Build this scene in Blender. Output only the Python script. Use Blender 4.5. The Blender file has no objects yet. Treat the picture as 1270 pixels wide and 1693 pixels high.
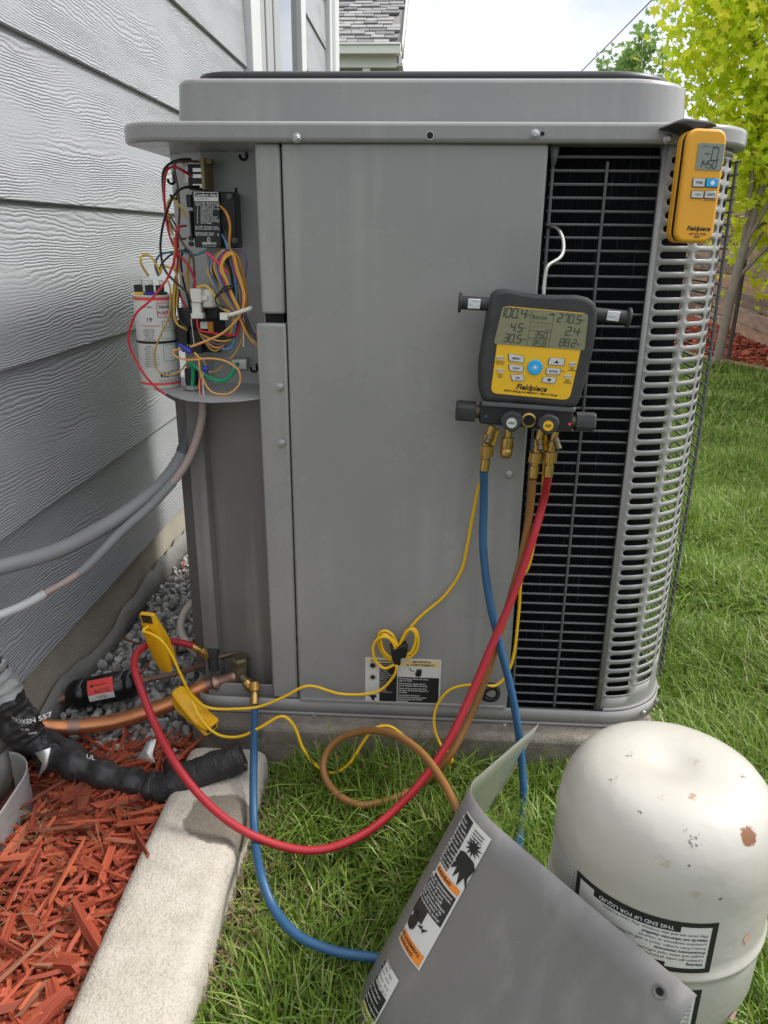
import bpy, math, random
import numpy as np
from mathutils import Vector, Matrix, Euler
random.seed(7); rng = np.random.default_rng(7)
R_ = math.radians
scene = bpy.context.scene
COL = scene.collection

# ------------------------------------------------------------------ camera
CAM_Z = 0.95
cam_d = bpy.data.cameras.new('camera'); cam = bpy.data.objects.new('camera', cam_d); COL.objects.link(cam)
CX, CY, FP = 635.0, 846.5, 1272.0            # photograph centre and focal length in its pixels
RIGHT = Vector((0.99833269, 0.05687946, 0.00982718)).normalized()
FWD = Vector((-0.05022253, 0.9398618, -0.33784241)).normalized()
UP = RIGHT.cross(FWD).normalized()
cam.matrix_world = Matrix(((RIGHT.x, UP.x, -FWD.x, 0), (RIGHT.y, UP.y, -FWD.y, 0), (RIGHT.z, UP.z, -FWD.z, CAM_Z), (0, 0, 0, 1)))
cam_d.sensor_fit = 'VERTICAL'; cam_d.sensor_height = 24.0; cam_d.lens = 24.0 * FP / 1693.0
cam_d.clip_start = 0.02; cam_d.clip_end = 900
scene.camera = cam

# ------------------------------------------------------------------ sky, sun, exposure
SUN_EL, SUN_AZ = 46.0, 74.0                  # azimuth from +Y towards +X
world = bpy.data.worlds.new('World'); scene.world = world; world.use_nodes = True
wn = world.node_tree; wn.nodes.clear()
def N(t, kind, **kw):
    n = t.nodes.new(kind)
    for k, v in kw.items():
        if k in n.inputs: n.inputs[k].default_value = v
        else: setattr(n, k, v)
    return n
wo = N(wn, 'ShaderNodeOutputWorld'); wb = N(wn, 'ShaderNodeBackground'); wb.inputs['Strength'].default_value = 0.10
sky = N(wn, 'ShaderNodeTexSky'); sky.sky_type = 'NISHITA'; sky.sun_disc = False
sky.sun_elevation = R_(SUN_EL); sky.sun_rotation = R_(SUN_AZ); sky.air_density = 1.0; sky.dust_density = 2.0
tc = N(wn, 'ShaderNodeTexCoord'); mp = N(wn, 'ShaderNodeMapping'); mp.inputs['Scale'].default_value = (1.0, 1.0, 2.2)
nz = N(wn, 'ShaderNodeTexNoise'); nz.inputs['Scale'].default_value = 2.1; nz.inputs['Detail'].default_value = 6; nz.inputs['Roughness'].default_value = 0.5
mp.inputs['Location'].default_value = (2.4, 1.7, 0.8)
rp = N(wn, 'ShaderNodeValToRGB'); rp.color_ramp.elements[0].position = 0.36; rp.color_ramp.elements[0].color = (0.30, 0.30, 0.30, 1)
rp.color_ramp.elements[1].position = 0.62; rp.color_ramp.elements[1].color = (0.97, 0.97, 0.97, 1)
mx = N(wn, 'ShaderNodeMixRGB'); mx.inputs['Color2'].default_value = (9.6, 9.7, 10.0, 1)
wn.links.new(tc.outputs['Generated'], mp.inputs['Vector']); wn.links.new(mp.outputs['Vector'], nz.inputs['Vector'])
wn.links.new(nz.outputs['Fac'], rp.inputs['Fac']); wn.links.new(rp.outputs['Color'], mx.inputs['Fac'])
dim = N(wn, 'ShaderNodeMixRGB', blend_type='MULTIPLY'); dim.inputs['Fac'].default_value = 1; dim.inputs['Color2'].default_value = (.42, .46, .52, 1)
wn.links.new(sky.outputs['Color'], dim.inputs['Color1']); wn.links.new(dim.outputs[0], mx.inputs['Color1']); # standard overcast luminance: the zenith three times as bright as the horizon, the same all round
sz = N(wn, 'ShaderNodeSeparateXYZ'); wn.links.new(tc.outputs['Generated'], sz.inputs[0])
cl_ = N(wn, 'ShaderNodeMath', operation='MAXIMUM'); cl_.inputs[1].default_value = 0.0; wn.links.new(sz.outputs['Z'], cl_.inputs[0])
gr = N(wn, 'ShaderNodeMath', operation='MULTIPLY_ADD'); gr.inputs[1].default_value = 2 / 3; gr.inputs[2].default_value = 1 / 3; wn.links.new(cl_.outputs[0], gr.inputs[0])
cm = N(wn, 'ShaderNodeMixRGB', blend_type='MULTIPLY'); cm.inputs['Fac'].default_value = 1; cm.inputs['Color1'].default_value = (11.6, 11.7, 11.9, 1); wn.links.new(gr.outputs[0], cm.inputs['Color2']); wn.links.new(cm.outputs[0], mx.inputs['Color2'])
wn.links.new(mx.outputs['Color'], wb.inputs['Color']); wn.links.new(wb.outputs[0], wo.inputs[0])
sl = bpy.data.lights.new('sun', 'SUN'); sl.energy = 1.5; sl.angle = R_(12); sl.color = (1.0, 0.96, 0.9)
sun = bpy.data.objects.new('sun', sl); COL.objects.link(sun); sun.location = (6, 5, 12)
sdir = Vector((math.sin(R_(SUN_AZ)) * math.cos(R_(SUN_EL)), math.cos(R_(SUN_AZ)) * math.cos(R_(SUN_EL)), math.sin(R_(SUN_EL))))
sun.rotation_euler = sdir.to_track_quat('Z', 'Y').to_euler()
vs = scene.view_settings; vs.view_transform = 'Standard'; vs.look = 'None'; vs.gamma = 1.0; vs.use_curve_mapping = False
vs.exposure = 1.30
scene.cycles.max_bounces = 8; scene.cycles.transparent_max_bounces = 12

# ------------------------------------------------------------------ measuring: photograph pixel -> place
def ray(px, py): return (RIGHT * (px - CX) - UP * (py - CY) + FWD * FP).normalized()
O_ = Vector((0, 0, CAM_Z))
def at(px, py, Y): r = ray(px, py); return O_ + r * (Y / r.y)              # on the plane at depth Y
def gz(px, py, z): r = ray(px, py); return O_ + r * ((z - CAM_Z) / r.z)    # on the plane at height z
def ax(px, py, X): r = ray(px, py); return O_ + r * (X / r.x)              # on the plane at X
class Frame:                                                               # a device's own axes: u right, v up, w towards the viewer
    def __init__(s, o, yaw=0, roll=0, pitch=0):
        m = Matrix.Rotation(yaw, 3, 'Z') @ Matrix.Rotation(pitch, 3, 'X')
        u = m @ Vector((1, 0, 0)); v = m @ Vector((0, 0, 1)); w = u.cross(v)
        q = Matrix.Rotation(roll, 3, w); s.o = Vector(o); s.u = q @ u; s.v = q @ v; s.w = w
    def mat(s): return Matrix(((s.u.x, s.v.x, s.w.x, s.o.x), (s.u.y, s.v.y, s.w.y, s.o.y), (s.u.z, s.v.z, s.w.z, s.o.z), (0, 0, 0, 1)))
    def uv(s, px, py, w=0):
        r = ray(px, py); p0 = s.o + s.w * w; t = (p0 - O_).dot(s.w) / r.dot(s.w); d = O_ + r * t - s.o
        return (d.dot(s.u), d.dot(s.v))

# ------------------------------------------------------------------ materials
MATS = {}
def mat(name, col, rough=0.5, metal=0.0, noise=None, bump=None, spec=0.5, trans=0.0, coat=0.0, coords='Object', ior=1.45):
    """noise = (scale, amount, second colour); bump = (scale, distance, strength, stretch)"""
    if name in MATS: return MATS[name]
    m = bpy.data.materials.new(name); m.use_nodes = True; t = m.node_tree; b = t.nodes['Principled BSDF']
    b.inputs['Base Color'].default_value = (*col, 1); b.inputs['Roughness'].default_value = rough; b.inputs['Metallic'].default_value = metal
    b.inputs['Specular IOR Level'].default_value = spec; b.inputs['Transmission Weight'].default_value = trans; b.inputs['IOR'].default_value = ior
    b.inputs['Coat Weight'].default_value = coat
    c = N(t, 'ShaderNodeTexCoord')
    if noise:
        n = N(t, 'ShaderNodeTexNoise'); n.inputs['Scale'].default_value = noise[0]; n.inputs['Detail'].default_value = 8; n.inputs['Roughness'].default_value = 0.62
        t.links.new(c.outputs[coords], n.inputs['Vector'])
        r = N(t, 'ShaderNodeValToRGB'); r.color_ramp.elements[0].position = 0.5 - 0.5 * noise[1]; r.color_ramp.elements[1].position = 0.5 + 0.5 * noise[1]
        r.color_ramp.elements[0].color = (*col, 1); r.color_ramp.elements[1].color = (*noise[2], 1)
        t.links.new(n.outputs['Fac'], r.inputs['Fac']); t.links.new(r.outputs['Color'], b.inputs['Base Color'])
        rm = N(t, 'ShaderNodeMapRange'); rm.inputs['To Min'].default_value = max(0.02, rough - 0.1); rm.inputs['To Max'].default_value = min(1, rough + 0.14)
        n2 = N(t, 'ShaderNodeTexNoise'); n2.inputs['Scale'].default_value = noise[0] * 2.7; n2.inputs['Detail'].default_value = 6
        t.links.new(c.outputs[coords], n2.inputs['Vector']); t.links.new(n2.outputs['Fac'], rm.inputs['Value']); t.links.new(rm.outputs[0], b.inputs['Roughness'])
    if bump:
        mpn = N(t, 'ShaderNodeMapping'); mpn.inputs['Scale'].default_value = bump[3] if len(bump) > 3 else (1, 1, 1)
        n3 = N(t, 'ShaderNodeTexNoise'); n3.inputs['Scale'].default_value = bump[0]; n3.inputs['Detail'].default_value = 6; n3.inputs['Roughness'].default_value = 0.65
        bp = N(t, 'ShaderNodeBump'); bp.inputs['Distance'].default_value = bump[1]; bp.inputs['Strength'].default_value = bump[2]
        t.links.new(c.outputs[coords], mpn.inputs['Vector']); t.links.new(mpn.outputs[0], n3.inputs['Vector'])
        t.links.new(n3.outputs['Fac'], bp.inputs['Height']); t.links.new(bp.outputs[0], b.inputs['Normal'])
    MATS[name] = m; return m
def P_(m): return m.node_tree.nodes['Principled BSDF']

def paint_mat(name, col, rough, dirt):
    """factory paint: faint orange peel, dust, small scuffs"""
    m = mat(name, col, rough); t = m.node_tree; b = P_(m); c = N(t, 'ShaderNodeTexCoord')
    n = N(t, 'ShaderNodeTexNoise'); n.inputs['Scale'].default_value = 5.5; n.inputs['Detail'].default_value = 9; n.inputs['Roughness'].default_value = 0.6
    r = N(t, 'ShaderNodeValToRGB'); r.color_ramp.elements[0].position = 0.36; r.color_ramp.elements[1].position = 0.72
    r.color_ramp.elements[0].color = (*col, 1); r.color_ramp.elements[1].color = (*dirt, 1)
    v = N(t, 'ShaderNodeTexVoronoi'); v.inputs['Scale'].default_value = 26; vn = N(t, 'ShaderNodeTexNoise'); vn.inputs['Scale'].default_value = 60; vn.inputs['Detail'].default_value = 4
    ms = N(t, 'ShaderNodeMath', operation='LESS_THAN'); ms.inputs[1].default_value = 0.05
    m2 = N(t, 'ShaderNodeMath', operation='GREATER_THAN'); m2.inputs[1].default_value = 0.56
    m3 = N(t, 'ShaderNodeMath', operation='MULTIPLY'); m4 = N(t, 'ShaderNodeMath', operation='MULTIPLY'); m4.inputs[1].default_value = 0.35
    x = N(t, 'ShaderNodeMixRGB'); x.inputs['Color2'].default_value = (0.42, 0.41, 0.39, 1)
    L = t.links.new
    L(c.outputs['Object'], n.inputs['Vector']); L(n.outputs['Fac'], r.inputs['Fac']); L(c.outputs['Object'], v.inputs['Vector']); L(c.outputs['Object'], vn.inputs['Vector'])
    L(v.outputs['Distance'], ms.inputs[0]); L(vn.outputs['Fac'], m2.inputs[0]); L(ms.outputs[0], m3.inputs[0]); L(m2.outputs[0], m3.inputs[1]); L(m3.outputs[0], m4.inputs[0])
    L(m4.outputs[0], x.inputs['Fac']); L(r.outputs['Color'], x.inputs['Color1']); L(x.outputs[0], b.inputs['Base Color'])
    rr = N(t, 'ShaderNodeMapRange'); rr.inputs['From Min'].default_value = 0.35; rr.inputs['From Max'].default_value = 0.7; rr.inputs['To Min'].default_value = rough; rr.inputs['To Max'].default_value = rough + 0.16
    L(n.outputs['Fac'], rr.inputs['Value']); L(rr.outputs[0], b.inputs['Roughness'])
    ms_ = N(t, 'ShaderNodeMapping'); ms_.inputs['Scale'].default_value = (34, 34, 1.6); ns = N(t, 'ShaderNodeTexNoise'); ns.inputs['Scale'].default_value = 1; ns.inputs['Detail'].default_value = 5
    L(c.outputs['Object'], ms_.inputs['Vector']); L(ms_.outputs[0], ns.inputs['Vector'])
    np_ = N(t, 'ShaderNodeTexNoise'); np_.inputs['Scale'].default_value = 2.3; np_.inputs['Detail'].default_value = 4; np_.inputs['Roughness'].default_value = .55; L(c.outputs['Object'], np_.inputs['Vector'])
    pr = N(t, 'ShaderNodeValToRGB'); pr.color_ramp.elements[0].position = .42; pr.color_ramp.elements[0].color = (0, 0, 0, 1); pr.color_ramp.elements[1].position = .88; L(np_.outputs['Fac'], pr.inputs['Fac'])
    sr = N(t, 'ShaderNodeValToRGB'); sr.color_ramp.elements[0].position = .50; sr.color_ramp.elements[0].color = (.12, .12, .12, 1); sr.color_ramp.elements[1].position = .72; L(ns.outputs['Fac'], sr.inputs['Fac'])
    mm = N(t, 'ShaderNodeMath', operation='MULTIPLY'); L(pr.outputs['Color'], mm.inputs[0]); L(sr.outputs['Color'], mm.inputs[1])
    mk = N(t, 'ShaderNodeMath', operation='MULTIPLY'); mk.inputs[1].default_value = .8; L(mm.outputs[0], mk.inputs[0])
    xd = N(t, 'ShaderNodeMixRGB'); xd.inputs['Color2'].default_value = (0.46, 0.45, 0.42, 1); L(mk.outputs[0], xd.inputs['Fac']); L(x.outputs[0], xd.inputs['Color1']); L(xd.outputs[0], b.inputs['Base Color'])
    n4 = N(t, 'ShaderNodeTexNoise'); n4.inputs['Scale'].default_value = 3.2; n4.inputs['Detail'].default_value = 3
    bp = N(t, 'ShaderNodeBump'); bp.inputs['Distance'].default_value = 0.012; bp.inputs['Strength'].default_value = 0.30
    L(c.outputs['Object'], n4.inputs['Vector']); L(n4.outputs['Fac'], bp.inputs['Height']); L(bp.outputs[0], b.inputs['Normal'])
    return m
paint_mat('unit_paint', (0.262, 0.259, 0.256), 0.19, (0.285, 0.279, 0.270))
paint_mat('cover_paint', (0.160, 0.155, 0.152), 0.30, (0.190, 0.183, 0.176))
paint_mat('valve_panel_dark', (0.135, 0.128, 0.122), 0.34, (0.165, 0.155, 0.147))  # valve panel: an even tone, darker and browner than the cabinet
mat('unit_dark_side', (0.10, 0.10, 0.102), 0.45, noise=(7, .5, (0.13, 0.128, 0.125)))
mat('bare_plate', (0.36, 0.365, 0.37), 0.42, 0.2, noise=(9, .6, (0.44, 0.44, 0.43)))
mat('galvanised', (0.56, 0.56, 0.54), 0.38, 0.85, noise=(35, .5, (0.70, 0.69, 0.64)), bump=(60, .0006, .5))
mat('well_metal', (0.34, 0.34, 0.34), 0.5, 0.35, noise=(22, .6, (0.46, 0.45, 0.43)), bump=(30, .004, .8))
mat('screw_metal', (0.42, 0.42, 0.41), 0.32, 0.8)
mat('guard_wire', (0.105, 0.105, 0.108), 0.4)
mat('black_void', (0.006, 0.006, 0.007), 0.7)
mat('rubber', (0.022, 0.022, 0.024), 0.62, noise=(30, .6, (0.05, 0.05, 0.05)), bump=(400, .0004, .4))
mat('black_plastic', (0.014, 0.014, 0.015), 0.4)
mat('grey_plastic', (0.10, 0.105, 0.11), 0.45)
mat('yellow_face', (0.78, 0.46, 0.012), 0.42, noise=(22, .5, (0.70, 0.40, 0.015)))
mat('remote_yellow', (0.76, 0.36, 0.022), 0.42, noise=(30, .5, (0.70, 0.33, 0.025)))
mat('clamp_yellow', (0.78, 0.42, 0.008), 0.36, noise=(40, .5, (0.70, 0.37, 0.012)))
mat('cord_yellow', (0.80, 0.47, 0.01), 0.4)
mat('lcd', (0.195, 0.195, 0.115), 0.18, noise=(6, .6, (0.22, 0.22, 0.135)))
mat('lcd_grey', (0.21, 0.24, 0.205), 0.12)
mat('lcd_ink', (0.035, 0.037, 0.028), 0.4)
mat('button_grey', (0.52, 0.53, 0.53), 0.42)
mat('button_blue', (0.02, 0.36, 0.72), 0.35)
mat('ink', (0.012, 0.012, 0.012), 0.5)
mat('white_print', (0.78, 0.78, 0.77), 0.5)
mat('label_white', (0.66, 0.655, 0.63), 0.45, noise=(20, .5, (0.60, 0.59, 0.56)))
mat('label_black', (0.02, 0.02, 0.021), 0.4)
mat('label_cream', (0.72, 0.58, 0.28), 0.45)
mat('label_orange', (0.75, 0.24, 0.03), 0.45)
mat('label_lime', (0.6, 0.62, 0.2), 0.45)
mat('label_red', (0.72, 0.07, 0.06), 0.45)
mat('brass', (0.62, 0.40, 0.13), 0.3, 0.95, noise=(60, .6, (0.45, 0.29, 0.10)))
mat('dull_brass', (0.20, 0.16, 0.09), 0.5, 0.7, noise=(50, .7, (0.10, 0.09, 0.07)))
mat('steel', (0.62, 0.60, 0.56), 0.26, 1.0)
mat('copper', (0.74, 0.32, 0.14), 0.32, 0.8, noise=(14, .55, (0.42, 0.15, 0.07)), bump=(80, .0006, .3))
mat('dull_copper', (0.30, 0.15, 0.10), 0.45, 0.75, noise=(28, .8, (0.42, 0.29, 0.24)))
mat('hose_blue', (0.018, 0.085, 0.19), 0.42, noise=(30, .7, (0.032, 0.10, 0.20)), bump=(250, .0004, .3))
mat('hose_red', (0.40, 0.014, 0.024), 0.42, noise=(30, .7, (0.33, 0.022, 0.03)), bump=(250, .0004, .3))
mat('hose_tan', (0.27, 0.115, 0.026), 0.42, noise=(30, .7, (0.22, 0.11, 0.04)), bump=(250, .0004, .3))
mat('foam_black', (0.012, 0.012, 0.013), 0.55, noise=(25, .6, (0.03, 0.03, 0.03)), bump=(90, .003, .6))
mat('tape_black', (0.013, 0.013, 0.014), 0.3, noise=(25, .6, (0.04, 0.04, 0.04)), bump=(45, .004, .7))
mat('grey_tape', (0.26, 0.265, 0.26), 0.5, noise=(40, .6, (0.34, 0.34, 0.33)), bump=(60, .004, .8, (.3, .3, 1)))
mat('foil', (0.60, 0.60, 0.60), 0.36, 0.8, bump=(60, .003, .6))
mat('gloss_black', (0.010, 0.010, 0.011), 0.22, bump=(30, .001, .2))
mat('conduit_grey', (0.20, 0.205, 0.21), 0.45, noise=(20, .5, (0.24, 0.24, 0.245)))
mat('conduit_dark', (0.085, 0.088, 0.092), 0.42)
mat('sleeve_pink', (0.40, 0.27, 0.24), 0.3, noise=(45, .6, (0.30, 0.27, 0.26)))
mat('sleeve_white', (0.46, 0.46, 0.46), 0.35)
mat('pvc_white', (0.60, 0.57, 0.50), 0.45, noise=(20, .5, (0.5, 0.46, 0.38)))
mat('nylon', (0.70, 0.69, 0.63), 0.35)
mat('tan_board', (0.33, 0.24, 0.13), 0.6)
mat('nut_blue', (0.02, 0.04, 0.30), 0.35)
mat('tank_plain', (0.48, 0.46, 0.40), 0.35)
mat('trim_white', (0.62, 0.63, 0.63), 0.45, noise=(12, .4, (0.58, 0.585, 0.58)))
mat('trim_grey', (0.36, 0.37, 0.37), 0.45)
mat('gutter_white', (0.70, 0.70, 0.66), 0.4)
mat('glass_pane', (0.03, 0.035, 0.04), 0.03, spec=1.0, coat=1.0)
mat('fan_dark', (0.035, 0.037, 0.04), 0.4)
mat('neighbour_wall', (0.22, 0.225, 0.235), 0.6)

mat('bark', (0.20, 0.165, 0.13), 0.85, noise=(14, .6, (0.34, 0.29, 0.24)), bump=(40, .01, .6, (1, 1, .3)))
mat('stake', (0.10, 0.085, 0.07), 0.8)
WIRE = dict(red=(0.50, 0.015, 0.03), black=(0.014, 0.014, 0.015), yellow=(0.68, 0.42, 0.05), teal=(0.06, 0.18, 0.24), blue=(0.09, 0.22, 0.42), brown=(0.10, 0.055, 0.03),
            peach=(0.70, 0.34, 0.10), orange=(0.62, 0.25, 0.03), green=(0.01, 0.34, 0.14), purple=(0.16, 0.11, 0.20), pink=(0.62, 0.03, 0.12), white=(0.6, 0.58, 0.53), grey=(0.12, 0.12, 0.13), gold=(0.42, 0.27, 0.07))
for k, v in WIRE.items(): mat('wire_' + k, v, 0.38)

def island_mat(name, ramp, rough=0.6, translucent=0.0, objrandom=False, bump=None, patch=None):
    m = mat(name, ramp[0][1], rough); t = m.node_tree; b = P_(m); L = t.links.new
    if objrandom: src = N(t, 'ShaderNodeObjectInfo').outputs['Random']
    else: src = N(t, 'ShaderNodeNewGeometry').outputs['Random Per Island']
    r = N(t, 'ShaderNodeValToRGB'); r.color_ramp.interpolation = 'LINEAR'
    els = r.color_ramp.elements
    els[0].position, els[0].color = ramp[0][0], (*ramp[0][1], 1)
    els[1].position, els[1].color = ramp[-1][0], (*ramp[-1][1], 1)
    for p, c in ramp[1:-1]: e = els.new(p); e.color = (*c, 1)
    L(src, r.inputs['Fac']); out = r.outputs['Color']; c = N(t, 'ShaderNodeTexCoord')
    if patch:
        n = N(t, 'ShaderNodeTexNoise'); n.inputs['Scale'].default_value = patch[0]; n.inputs['Detail'].default_value = 4
        rr = N(t, 'ShaderNodeValToRGB'); rr.color_ramp.elements[0].position = patch[1]; rr.color_ramp.elements[1].position = patch[2]
        x = N(t, 'ShaderNodeMixRGB'); x.inputs['Color2'].default_value = (*patch[3], 1)
        L(c.outputs['Object'], n.inputs['Vector']); L(n.outputs['Fac'], rr.inputs['Fac']); L(rr.outputs['Color'], x.inputs['Fac']); L(out, x.inputs['Color1']); out = x.outputs[0]
    L(out, b.inputs['Base Color'])
    if bump:
        mpn = N(t, 'ShaderNodeMapping'); mpn.inputs['Scale'].default_value = bump[3]; n3 = N(t, 'ShaderNodeTexNoise'); n3.inputs['Scale'].default_value = bump[0]; n3.inputs['Detail'].default_value = 5
        bp = N(t, 'ShaderNodeBump'); bp.inputs['Distance'].default_value = bump[1]; bp.inputs['Strength'].default_value = bump[2]
        L(c.outputs['Object'], mpn.inputs['Vector']); L(mpn.outputs[0], n3.inputs['Vector']); L(n3.outputs['Fac'], bp.inputs['Height']); L(bp.outputs[0], b.inputs['Normal'])
        x2 = N(t, 'ShaderNodeMixRGB', blend_type='MULTIPLY'); x2.inputs['Fac'].default_value = 0.55
        r3 = N(t, 'ShaderNodeValToRGB'); r3.color_ramp.elements[0].position = .3; r3.color_ramp.elements[0].color = (.35, .3, .3, 1); r3.color_ramp.elements[1].position = .6
        L(n3.outputs['Fac'], r3.inputs['Fac']); L(out, x2.inputs['Color1']); L(r3.outputs['Color'], x2.inputs['Color2']); L(x2.outputs[0], b.inputs['Base Color']); out = x2.outputs[0]
    if translucent:
        tr = N(t, 'ShaderNodeBsdfTranslucent'); ms = N(t, 'ShaderNodeMixShader'); ms.inputs['Fac'].default_value = translucent
        L(out, tr.inputs['Color']); L(b.outputs[0], ms.inputs[1]); L(tr.outputs[0], ms.inputs[2]); L(ms.outputs[0], t.nodes['Material Output'].inputs['Surface'])
    return m
island_mat('grass_blade', [(0, (0.080, 0.150, 0.018)), (0.35, (0.140, 0.235, 0.028)), (0.72, (0.215, 0.325, 0.045)), (0.93, (0.32, 0.41, 0.105)), (0.955, (0.34, 0.29, 0.13)), (1, (0.42, 0.36, 0.18))], 0.40, 0.34, patch=(2.6, .5, .78, (0.26, 0.37, 0.08)))
island_mat('dry_blade', [(0, (0.20, 0.15, 0.07)), (0.5, (0.34, 0.27, 0.13)), (1, (0.24, 0.20, 0.10))], 0.6, 0.2)
island_mat('maple_leaf', [(0, (0.58, 0.74, 0.04)), (0.5, (0.74, 0.84, 0.06)), (0.85, (0.86, 0.86, 0.07)), (1, (0.86, 0.76, 0.07))], 0.6, 0.58)
island_mat('green_leaf', [(0, (0.16, 0.28, 0.06)), (1, (0.28, 0.40, 0.11))], 0.5, 0.5)
CHIP = [(0, (0.13, 0.028, 0.014)), (0.22, (0.28, 0.046, 0.020)), (0.6, (0.40, 0.072, 0.030)), (0.88, (0.46, 0.115, 0.048)), (0.96, (0.20, 0.07, 0.035)), (1, (0.30, 0.11, 0.055))]
island_mat('chip', CHIP, 0.7, objrandom=True, bump=(230, .0022, 1.0, (.07, 1, 1)))
island_mat('chip_mass', CHIP, 0.75, bump=(160, .002, .8, (1, 1, 1)))
STONE = [(0, (0.26, 0.265, 0.258)), (0.5, (0.42, 0.418, 0.395)), (0.85, (0.54, 0.53, 0.50)), (1, (0.30, 0.25, 0.20))]
island_mat('stone', STONE, 0.75, objrandom=True, bump=(90, .002, .5, (1, 1, 1)))
island_mat('stone_mass', STONE, 0.75, bump=(90, .002, .5, (1, 1, 1)))
mat('soil', (0.035, 0.028, 0.02), 0.95, noise=(14, .6, (0.06, 0.05, 0.035)), bump=(40, .01, .8))
mat('lawn_base', (0.022, 0.045, 0.010), 0.95, noise=(6, .6, (0.05, 0.06, 0.02)), bump=(60, .01, .8))
mat('mulch_base', (0.11, 0.03, 0.016), 0.95, noise=(60, .7, (0.26, 0.055, 0.028)), bump=(90, .01, 1))
mat('gravel_base', (0.09, 0.088, 0.082), 0.95, noise=(80, .7, (0.20, 0.20, 0.19)), bump=(90, .008, 1))

def siding_mat():
    m = mat('siding', (0.33, 0.34, 0.355), 0.33); t = m.node_tree; b = P_(m); L = t.links.new
    c = N(t, 'ShaderNodeTexCoord'); oi = N(t, 'ShaderNodeObjectInfo')
    mul = N(t, 'ShaderNodeMath', operation='MULTIPLY'); mul.inputs[1].default_value = 37.0; cmb = N(t, 'ShaderNodeCombineXYZ'); add = N(t, 'ShaderNodeVectorMath', operation='ADD')
    L(oi.outputs['Random'], mul.inputs[0]); L(mul.outputs[0], cmb.inputs['Y']); L(mul.outputs[0], cmb.inputs['X']); L(c.outputs['Object'], add.inputs[0]); L(cmb.outputs[0], add.inputs[1])
    def noise(scale, st, det=3, rough=.5):
        mp_ = N(t, 'ShaderNodeMapping'); mp_.inputs['Scale'].default_value = st; n = N(t, 'ShaderNodeTexNoise'); n.inputs['Scale'].default_value = scale; n.inputs['Detail'].default_value = det; n.inputs['Roughness'].default_value = rough
        L(add.outputs[0], mp_.inputs['Vector']); L(mp_.outputs[0], n.inputs['Vector']); return n.outputs['Fac']
    def M(op, a, b_, c_=None):
        n = N(t, 'ShaderNodeMath', operation=op)
        for i, v in enumerate((a, b_, c_)):
            if v is None: continue
            if isinstance(v, (int, float)): n.inputs[i].default_value = v
            else: L(v, n.inputs[i])
        return n.outputs[0]
    sx = N(t, 'ShaderNodeSeparateXYZ'); L(add.outputs[0], sx.inputs[0])
    w1 = noise(1.0, (1, 1.3, 6.5), 2); w2 = noise(1.0, (1, 14, 40), 3, .6)
    v = M('MULTIPLY_ADD', w1, 0.12, sx.outputs['Z']); v = M('MULTIPLY_ADD', w2, 0.014, v)
    s = M('SINE', M('MULTIPLY', v, 2 * math.pi / 0.0066), 0.0)
    s = M('POWER', M('MULTIPLY_ADD', s, 0.5, 0.5), 0.6)
    mask = N(t, 'ShaderNodeMapRange'); mask.inputs['From Min'].default_value = .36; mask.inputs['From Max'].default_value = .56; L(noise(1.0, (1, 2.6, 9), 3), mask.inputs['Value'])
    fine = noise(1.0, (1, 90, 420), 4, .7)
    h = M('MULTIPLY', s, mask.outputs[0]); h = M('MULTIPLY_ADD', fine, 1.0, h)
    bp = N(t, 'ShaderNodeBump'); bp.inputs['Distance'].default_value = 0.0016; bp.inputs['Strength'].default_value = 0.9
    L(h, bp.inputs['Height']); L(bp.outputs[0], b.inputs['Normal'])
    r = N(t, 'ShaderNodeValToRGB'); r.color_ramp.elements[0].color = (0.335, 0.347, 0.364, 1); r.color_ramp.elements[1].color = (0.385, 0.394, 0.408, 1)
    L(noise(1.0, (1, 6, 20), 4), r.inputs['Fac']); L(r.outputs['Color'], b.inputs['Base Color'])
    return m
siding_mat()

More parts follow.
